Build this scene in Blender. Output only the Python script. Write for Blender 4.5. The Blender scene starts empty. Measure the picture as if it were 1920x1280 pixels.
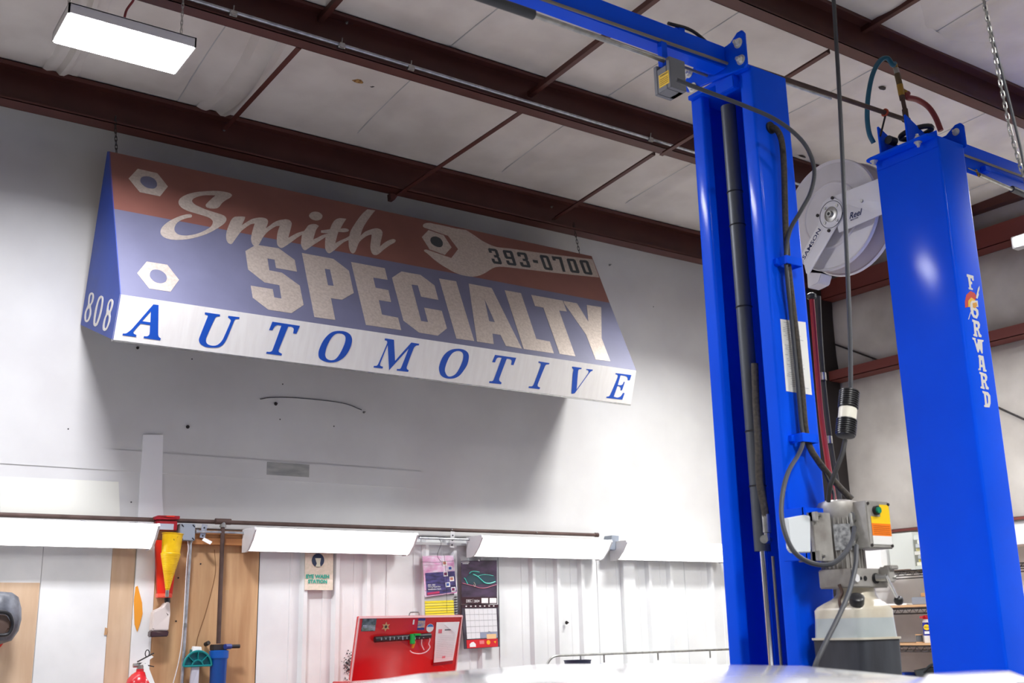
import bpy, math, random
from mathutils import Vector, Matrix, Quaternion
from mathutils.geometry import tessellate_polygon
random.seed(7)
SC = bpy.context.scene
COL = SC.collection
PI = math.pi

# ------------------------------------------------------------------ camera, world, lights, exposure
cam_d = bpy.data.cameras.new('camera'); cam = bpy.data.objects.new('camera', cam_d); COL.objects.link(cam)
def _rot(yaw, pitch, roll):
    f = Vector((math.sin(yaw)*math.cos(pitch), math.cos(yaw)*math.cos(pitch), math.sin(pitch)))
    r = Vector((math.cos(yaw), -math.sin(yaw), 0)); u = r.cross(f)
    c, s = math.cos(roll), math.sin(roll)
    r2 = c*r + s*u; u2 = -s*r + c*u
    m = Matrix((r2, u2, -f)).transposed().to_4x4()
    return m
cam.matrix_world = Matrix.Translation((0, 0, 1.6)) @ _rot(math.radians(34.787), math.radians(14.729), math.radians(-1.267))
cam_d.sensor_width = 36.0; cam_d.lens = 36.0*2071.4/1920; cam_d.clip_start = 0.05; cam_d.clip_end = 100
cam_d.dof.use_dof = True; cam_d.dof.focus_distance = 6.0; cam_d.dof.aperture_fstop = 3.6
SC.camera = cam
w = bpy.data.worlds.new('world'); SC.world = w; w.use_nodes = True
w.node_tree.nodes['Background'].inputs[0].default_value = (0.8, 0.85, 1, 1); w.node_tree.nodes['Background'].inputs[1].default_value = 0.0
SC.view_settings.view_transform = 'Standard'; SC.view_settings.look = 'None'
SC.view_settings.gamma = 1.0; SC.view_settings.use_curve_mapping = False
SC.view_settings.exposure = 0.0
PANEL_W = 30.0      # radiance of the ceiling panels
STRIP_W = 5.5      # radiance of the wall strip lights
LAMP_W = 72.0; LAMP_NEAR = 96.0; SPREAD = math.radians(150)   # power of the lamp in each ceiling panel, its beam angle
YW = 6.86; XB = 8.3; XL = -5.0; YF = -6.0

# ------------------------------------------------------------------ materials
def lin(c): 
    c = c/255.0
    return c/12.92 if c <= 0.04045 else ((c+0.055)/1.055)**2.4
def rgb(r, g, b): return (lin(r), lin(g), lin(b), 1)
MATS = {}
def mat(name, col, rough=0.5, metal=0.0, emit=0.0, var=0.0, scale=8.0, col2=None, bump=0.0, coat=0.0, stretch=None, alpha=1.0, spec=None, trans=0.0, detail=6, fine=0.0):
    if name in MATS: return MATS[name]
    m = bpy.data.materials.new(name); MATS[name] = m; m.use_nodes = True
    nt = m.node_tree; b = nt.nodes['Principled BSDF']
    c = rgb(*col)
    b.inputs['Base Color'].default_value = c; b.inputs['Roughness'].default_value = rough; b.inputs['Metallic'].default_value = metal
    if spec is not None: b.inputs['Specular IOR Level'].default_value = spec
    if coat: b.inputs['Coat Weight'].default_value = coat; b.inputs['Coat Roughness'].default_value = 0.12
    if trans: b.inputs['Transmission Weight'].default_value = trans
    if alpha < 1: b.inputs['Alpha'].default_value = alpha
    if emit:
        b.inputs['Emission Color'].default_value = c; b.inputs['Emission Strength'].default_value = emit
    if var or bump or fine:
        tc = nt.nodes.new('ShaderNodeTexCoord'); mp = nt.nodes.new('ShaderNodeMapping')
        nt.links.new(tc.outputs['Object'], mp.inputs[0])
        if stretch: mp.inputs['Scale'].default_value = stretch
        nz = nt.nodes.new('ShaderNodeTexNoise'); nz.inputs['Scale'].default_value = scale; nz.inputs['Detail'].default_value = detail
        nt.links.new(mp.outputs[0], nz.inputs[0])
        src = nz.outputs['Fac']
        if var:
            rp = nt.nodes.new('ShaderNodeValToRGB'); rp.color_ramp.elements[0].position = 0.35; rp.color_ramp.elements[1].position = 0.65
            c2 = rgb(*col2) if col2 else tuple(x*(1-var) for x in c[:3])+(1,)
            rp.color_ramp.elements[0].color = c2; rp.color_ramp.elements[1].color = c
            nt.links.new(src, rp.inputs[0]); last = rp.outputs[0]
            nt.links.new(last, b.inputs['Base Color'])
        if bump:
            bp = nt.nodes.new('ShaderNodeBump'); bp.inputs['Strength'].default_value = bump; bp.inputs['Distance'].default_value = 0.02
            nt.links.new(src, bp.inputs['Height']); nt.links.new(bp.outputs[0], b.inputs['Normal'])
    return m
WALL = mat('wall_paint', (226, 226, 224), 0.75, var=1, col2=(214, 213, 212), scale=1.7, bump=0.05)
WALLG = mat('wall_paint_grimy', (196, 196, 196), 0.8, var=1, col2=(170, 171, 172), scale=4, stretch=(0.5, 1, 3))
BLANKET = mat('ceiling_blanket', (220, 214, 208), 0.8, var=1, col2=(206, 199, 193), scale=3, bump=0.25)
BLANKETW = mat('wall_blanket', (204, 199, 192), 0.8, var=1, col2=(176, 170, 163), scale=2.2, bump=0.3)
IRON = mat('oxide_red_steel', (86, 44, 38), 0.5, var=1, col2=(76, 38, 33), scale=5)
IRON2 = mat('red_girt_steel', (112, 52, 46), 0.5)
DARKIRON = mat('dark_steel', (40, 34, 34), 0.6)
CORR = mat('corrugated_white', (238, 240, 239), 0.45, var=1, col2=(228, 229, 229), scale=3)
PLY = mat('plywood', (208, 168, 124), 0.7, var=1, col2=(182, 138, 96), scale=3.0, stretch=(5, 1, 0.5))
PLY2 = mat('bare_board_tan', (222, 194, 164), 0.75, var=1, col2=(208, 176, 144), scale=4, stretch=(4, 1, 0.6))
WPAINT = mat('white_painted_board', (242, 242, 240), 0.6, var=1, col2=(228, 229, 228), scale=3)
LUMBER = mat('lumber', (190, 130, 78), 0.7, var=1, col2=(150, 95, 52), scale=6, stretch=(0.3, 1, 6))
BLUE = mat('lift_blue', (0, 86, 246), 0.5, coat=0.1, spec=0.08, var=1, col2=(0, 80, 236), scale=2)
BLUE2 = mat('sign_blue', (8, 62, 165), 0.5, var=1, col2=(6, 52, 145), scale=3)
CHROME = mat('chrome', (220, 222, 228), 0.18, 1.0)
ZINC = mat('zinc', (190, 190, 186), 0.35, 0.9, var=1, col2=(160, 160, 158), scale=30)
GREYMET = mat('cast_aluminium', (188, 186, 182), 0.5, 0.3, var=1, col2=(148, 143, 137), scale=9)
CYL = mat('cylinder_grey', (88, 92, 98), 0.45, 0.3)
RUBBER = mat('black_rubber', (42, 42, 44), 0.55, var=1, col2=(34, 34, 36), scale=12)
CABLE = mat('grey_cable', (62, 64, 70), 0.5)
BRAID = mat('braided_hose', (72, 64, 56), 0.7, var=1, col2=(46, 42, 38), scale=90)
STEELROPE = mat('wire_rope', (140, 134, 122), 0.5, 0.6)
BLACK = mat('black_plastic', (28, 28, 32), 0.35)
WHITE = mat('white_enamel', (232, 232, 234), 0.35)
OFFW = mat('reel_white', (226, 224, 226), 0.38, var=1, col2=(214, 212, 212), scale=5)
SILVER = mat('silver_vinyl', (196, 184, 174), 0.42, 0.25, var=1, col2=(178, 166, 156), scale=60)
SILVERB = mat('pale_vinyl', (226, 222, 216), 0.5)
BROWN = mat('sign_brown', (129, 82, 72), 0.55, var=1, col2=(122, 76, 67), scale=4)
SLATE = mat('sign_slate', (103, 104, 129), 0.5, var=1, col2=(97, 98, 122), scale=4)
FASCIA = mat('sign_white', (232, 230, 226), 0.5, var=1, col2=(226, 223, 219), scale=6, stretch=(6, 1, 0.8))
GLOW = mat('led_panel', (255, 255, 255), 0.5, emit=PANEL_W)
GLOWS = mat('led_strip', (255, 255, 255), 0.5, emit=STRIP_W)
PIPEB = mat('brown_pipe', (96, 76, 70), 0.55, 0.3, var=1, col2=(78, 60, 54), scale=12)
GALV = mat('galvanised', (206, 210, 216), 0.35, 0.7, var=1, col2=(168, 172, 178), scale=20)
GREYBOX = mat('grey_plastic_box', (146, 154, 166), 0.5)
YEL = mat('yellow_plastic', (246, 200, 8), 0.4, var=1, col2=(226, 176, 4), scale=14)
REDP = mat('red_plastic', (222, 46, 24), 0.4)
REDD = mat('dark_red_plastic', (150, 20, 34), 0.4)
REDT = mat('toolbox_red', (208, 8, 18), 0.3, coat=0.5)
CONC = mat('concrete', (164, 162, 158), 0.6, var=1, col2=(120, 118, 115), scale=2)
CARW = mat('car_white', (240, 240, 242), 0.2, coat=1.0)
GLASS = mat('tinted_glass', (20, 24, 28), 0.05, spec=0.8)
BRASS = mat('brass', (176, 140, 70), 0.4, 0.7)
PAPER = mat('paper', (240, 240, 238), 0.7)
LABELY = mat('label_yellow', (252, 208, 10), 0.5)
LABELO = mat('label_orange', (250, 130, 10), 0.5)
PRINT = mat('print_dark', (56, 62, 66), 0.6)

# ------------------------------------------------------------------ mesh helpers
ORG = {}
def V(*a): return Vector(a if len(a) == 3 else a[0])
def cr(pts, n=6):
    pts = [Vector(p) for p in pts]
    if len(pts) < 3: return pts
    P = [pts[0]*2-pts[1]]+pts+[pts[-1]*2-pts[-2]]; out = []
    for i in range(1, len(P)-2):
        a, b, c, d = P[i-1:i+3]
        for k in range(n):
            t = k/n
            out.append(0.5*((2*b)+(c-a)*t+(2*a-5*b+4*c-d)*t*t+(3*b-a-3*c+d)*t**3))
    out.append(pts[-1]); return out
class MB:
    def __init__(s): s.v = []; s.f = []
    def add(s, vs, fs):
        o = len(s.v); s.v += [Vector(p) for p in vs]; s.f += [tuple(i+o for i in f) for f in fs]; return s
    def box(s, x0, y0, z0, x1, y1, z1):
        vs = [(x, y, z) for z in (z0, z1) for y in (y0, y1) for x in (x0, x1)]
        return s.add(vs, [(0, 2, 3, 1), (4, 5, 7, 6), (0, 1, 5, 4), (2, 6, 7, 3), (0, 4, 6, 2), (1, 3, 7, 5)])
    def cbox(s, c, sz, rot=None):
        c = Vector(c); h = Vector(sz)/2
        vs = []
        for z in (-1, 1):
            for y in (-1, 1):
                for x in (-1, 1):
                    p = Vector((x*h.x, y*h.y, z*h.z))
                    if rot is not None: p = rot @ p
                    vs.append(c+p)
        return s.add(vs, [(0, 2, 3, 1), (4, 5, 7, 6), (0, 1, 5, 4), (2, 6, 7, 3), (0, 4, 6, 2), (1, 3, 7, 5)])
    def bar(s, a, b, w, h, up=(0, 0, 1)):
        a = Vector(a); b = Vector(b); d = (b-a).normalized(); u = Vector(up); r = d.cross(u).normalized(); u = r.cross(d)
        vs = [p+r*(i*w/2)+u*(j*h/2) for p in (a, b) for i, j in ((-1, -1), (1, -1), (1, 1), (-1, 1))]
        return s.add(vs, [(3, 2, 1, 0), (4, 5, 6, 7), (0, 1, 5, 4), (1, 2, 6, 5), (2, 3, 7, 6), (3, 0, 4, 7)])
    def cyl(s, a, b, r, n=16, r2=None):
        a = Vector(a); b = Vector(b); r2 = r if r2 is None else r2
        d = (b-a).normalized(); q = d.orthogonal().normalized(); p = d.cross(q)
        vs = []; 
        for c, rr in ((a, r), (b, r2)):
            vs += [c+(q*math.cos(t)+p*math.sin(t))*rr for t in [2*PI*i/n for i in range(n)]]
        fs = [tuple(range(n))[::-1], tuple(range(n, 2*n))]+[(i, (i+1) % n, n+(i+1) % n, n+i) for i in range(n)]
        return s.add(vs, fs)
    def tube(s, pts, r, n=8, smooth=6):
        P = cr(pts, smooth) if smooth else [Vector(p) for p in pts]
        q = None; rings = []
        for i, p in enumerate(P):
            d = (P[min(i+1, len(P)-1)]-P[max(i-1, 0)]).normalized()
            q = d.orthogonal().normalized() if q is None else (q-d*q.dot(d)).normalized()
            w = d.cross(q); rings.append([p+(q*math.cos(t)+w*math.sin(t))*r for t in [2*PI*k/n for k in range(n)]])
        vs = [v for ring in rings for v in ring]; fs = [tuple(range(n))[::-1], tuple(range(len(vs)-n, len(vs)))]
        for i in range(len(P)-1):
            fs += [(i*n+k, i*n+(k+1) % n, (i+1)*n+(k+1) % n, (i+1)*n+k) for k in range(n)]
        return s.add(vs, fs)
    def ring(s, pts, r, n=6):   # closed tube
        P = [Vector(p) for p in pts]; m = len(P); vs = []; fs = []
        nrm = (P[1]-P[0]).cross(P[2]-P[1]).normalized()
        for i, p in enumerate(P):
            d = (P[(i+1) % m]-P[i-1]).normalized(); w = d.cross(nrm)
            vs += [p+(nrm*math.cos(t)+w*math.sin(t))*r for t in [2*PI*k/n for k in range(n)]]
        for i in range(m):
            j = (i+1) % m
            fs += [(i*n+k, i*n+(k+1) % n, j*n+(k+1) % n, j*n+k) for k in range(n)]
        return s.add(vs, fs)
    def lathe(s, o, ax, prof, n=24, cap=True):
        o = Vector(o); d = Vector(ax).normalized(); q = d.orthogonal().normalized(); p = d.cross(q); vs = []
        for h, r in prof: vs += [o+d*h+(q*math.cos(t)+p*math.sin(t))*r for t in [2*PI*i/n for i in range(n)]]
        m = len(prof); fs = [(i*n+k, i*n+(k+1) % n, (i+1)*n+(k+1) % n, (i+1)*n+k) for i in range(m-1) for k in range(n)]
        if cap: fs += [tuple(range(n))[::-1], tuple(range((m-1)*n, m*n))]
        return s.add(vs, fs)
    def prism(s, poly, off, holes=()):
        cs = [[Vector(p) for p in poly]]+[[Vector(p) for p in h] for h in holes]
        off = Vector(off); tr = tessellate_polygon(cs); fl = [p for c in cs for p in c]; n = len(fl)
        fs = [tuple(t) for t in tr]+[tuple(i+n for i in t[::-1]) for t in tr]; o = 0
        for c in cs:
            m = len(c); fs += [(o+i, o+(i+1) % m, n+o+(i+1) % m, n+o+i) for i in range(m)]; o += m
        return s.add(fl+[p+off for p in fl], fs)
    def slab(s, quad, t=0.002):   # thin sheet from 4 corners, thickened to the back
        a, b, c, d = [Vector(p) for p in quad]; n = (b-a).cross(d-a).normalized()
        return s.prism([a, b, c, d], n*t)
    def extr(s, prof, x0, x1):   # profile in y,z, extruded along x
        return s.prism([(x0, y, z) for y, z in prof], (x1-x0, 0, 0))
    def build(s, name, m, parent=None, smooth=False, loc=None, bevel=0):
        o0 = Vector(loc) if loc is not None else (ORG[parent.name] if parent is not None and parent.name in ORG else Vector((0, 0, 0)))
        me = bpy.data.meshes.new(name); me.from_pydata([tuple(v-o0) for v in s.v], [], s.f); me.validate(); me.update()
        import bmesh
        bm = bmesh.new(); bm.from_mesh(me); bmesh.ops.recalc_face_normals(bm, faces=bm.faces)
        if bevel: bmesh.ops.bevel(bm, geom=bm.edges[:], offset=bevel, segments=2, affect='EDGES', clamp_overlap=True)
        bm.to_mesh(me); bm.free()
        me.materials.append(m)
        if smooth or bevel:
            for p in me.polygons: p.use_smooth = True
            me.set_sharp_from_angle(angle=math.radians(38))
        o = bpy.data.objects.new(name, me); COL.objects.link(o)
        if parent is not None: o.parent = parent
        else: o.location = o0
        ORG[o.name] = o0
        return o
def tag(o, label=None, cat=None, group=None, kind=None):
    if label: o['label'] = label
    if cat: o['category'] = cat
    if group: o['group'] = group
    if kind: o['kind'] = kind
    return o
def thing(name, loc, label, cat, group=None):
    o = bpy.data.objects.new(name, None); COL.objects.link(o); o.location = loc; o.empty_display_size = 0.1
    ORG[o.name] = Vector(loc); return tag(o, label, cat, group)
def struct(name, mb, m, parent=None, smooth=False, bevel=0):
    o = mb.build(name, m, parent, smooth, bevel=bevel)
    if parent is None: o['kind'] = 'structure'
    return o
def dup(root, off, label, group=None):
    r = root.copy(); COL.objects.link(r); r.location = root.location+Vector(off); r['label'] = label; ORG[r.name] = ORG[root.name]+Vector(off)
    if group: r['group'] = group
    for ch in list(root.children):
        c = ch.copy(); COL.objects.link(c); c.parent = r
        for g in list(ch.children):
            d = g.copy(); COL.objects.link(d); d.parent = c
    return r
def text(name, s, o, ux, uy, h, m, parent, depth=0.0006, width=None, bold=0.018):
    cu = bpy.data.curves.new('t', 'FONT'); cu.body = s; cu.size = 1; cu.extrude = 0; cu.resolution_u = 2; cu.offset = bold
    ob = bpy.data.objects.new('t', cu); COL.objects.link(ob)
    dg = bpy.context.evaluated_depsgraph_get(); me = bpy.data.meshes.new_from_object(ob.evaluated_get(dg))
    bpy.data.objects.remove(ob)
    xs = [v.co.x for v in me.vertices]; ys = [v.co.y for v in me.vertices]
    sx = sy = h/(max(ys)-min(ys))
    if width: sx = width/(max(xs)-min(xs))
    ux = Vector(ux).normalized(); uy = Vector(uy).normalized(); n = ux.cross(uy)
    mb = MB(); vs = [Vector(o)+ux*((v.co.x-min(xs))*sx)+uy*((v.co.y-min(ys))*sy)+n*depth for v in me.vertices]
    mb.add(vs, [tuple(p.vertices) for p in me.polygons])
    o2 = mb.build(name, m, parent); return o2
def chain(mb, a, b, L=0.034, r=0.0022, w=0.010):
    a = Vector(a); b = Vector(b); d = (b-a); n = max(1, int(d.length/(L*0.72))); d.normalize()
    q = d.orthogonal().normalized(); p = d.cross(q); st = (b-a).length/n
    for i in range(n):
        c = a+d*(st*(i+0.5)); s = q if i % 2 else p; H = L/2-w/2
        pts = [c+d*H+s*0, c+d*(H-0.0)+s*0]
        pts = []
        for k in range(5): t = PI*k/4; pts.append(c+d*(H+math.sin(t)*w/2)+s*(math.cos(t)*w/2))
        for k in range(5): t = PI+PI*k/4; pts.append(c+d*(-H+math.sin(t)*w/2)+s*(math.cos(t)*w/2))
        mb.ring(pts, r, 5)
    return mb
PLN = {
 'S1': ((1.54040,6.46000,4.47400),(0.99986,0.01618,0.00477),(-0.01118,0.42383,0.90567),(0.01263,-0.90560,0.42395)),
 'S2': ((1.54040,5.97500,3.43800),(0.99986,0.01618,0.00477),(0.00149,-0.36660,0.93038),(0.01680,-0.93024,-0.36658)),
 'S3': ((1.54040,6.46000,4.47400),(0.00000,1.00000,0.00000),(0.00000,0.00000,-1.00000),(-1.00000,-0.00000,-0.00000)),
 'S4': ((4.50700,2.85000,3.50000),(1.00000,0.00000,0.00000),(0.00000,0.00000,1.00000),(-0.00000,-1.00000,-0.00000)),
}
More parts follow.
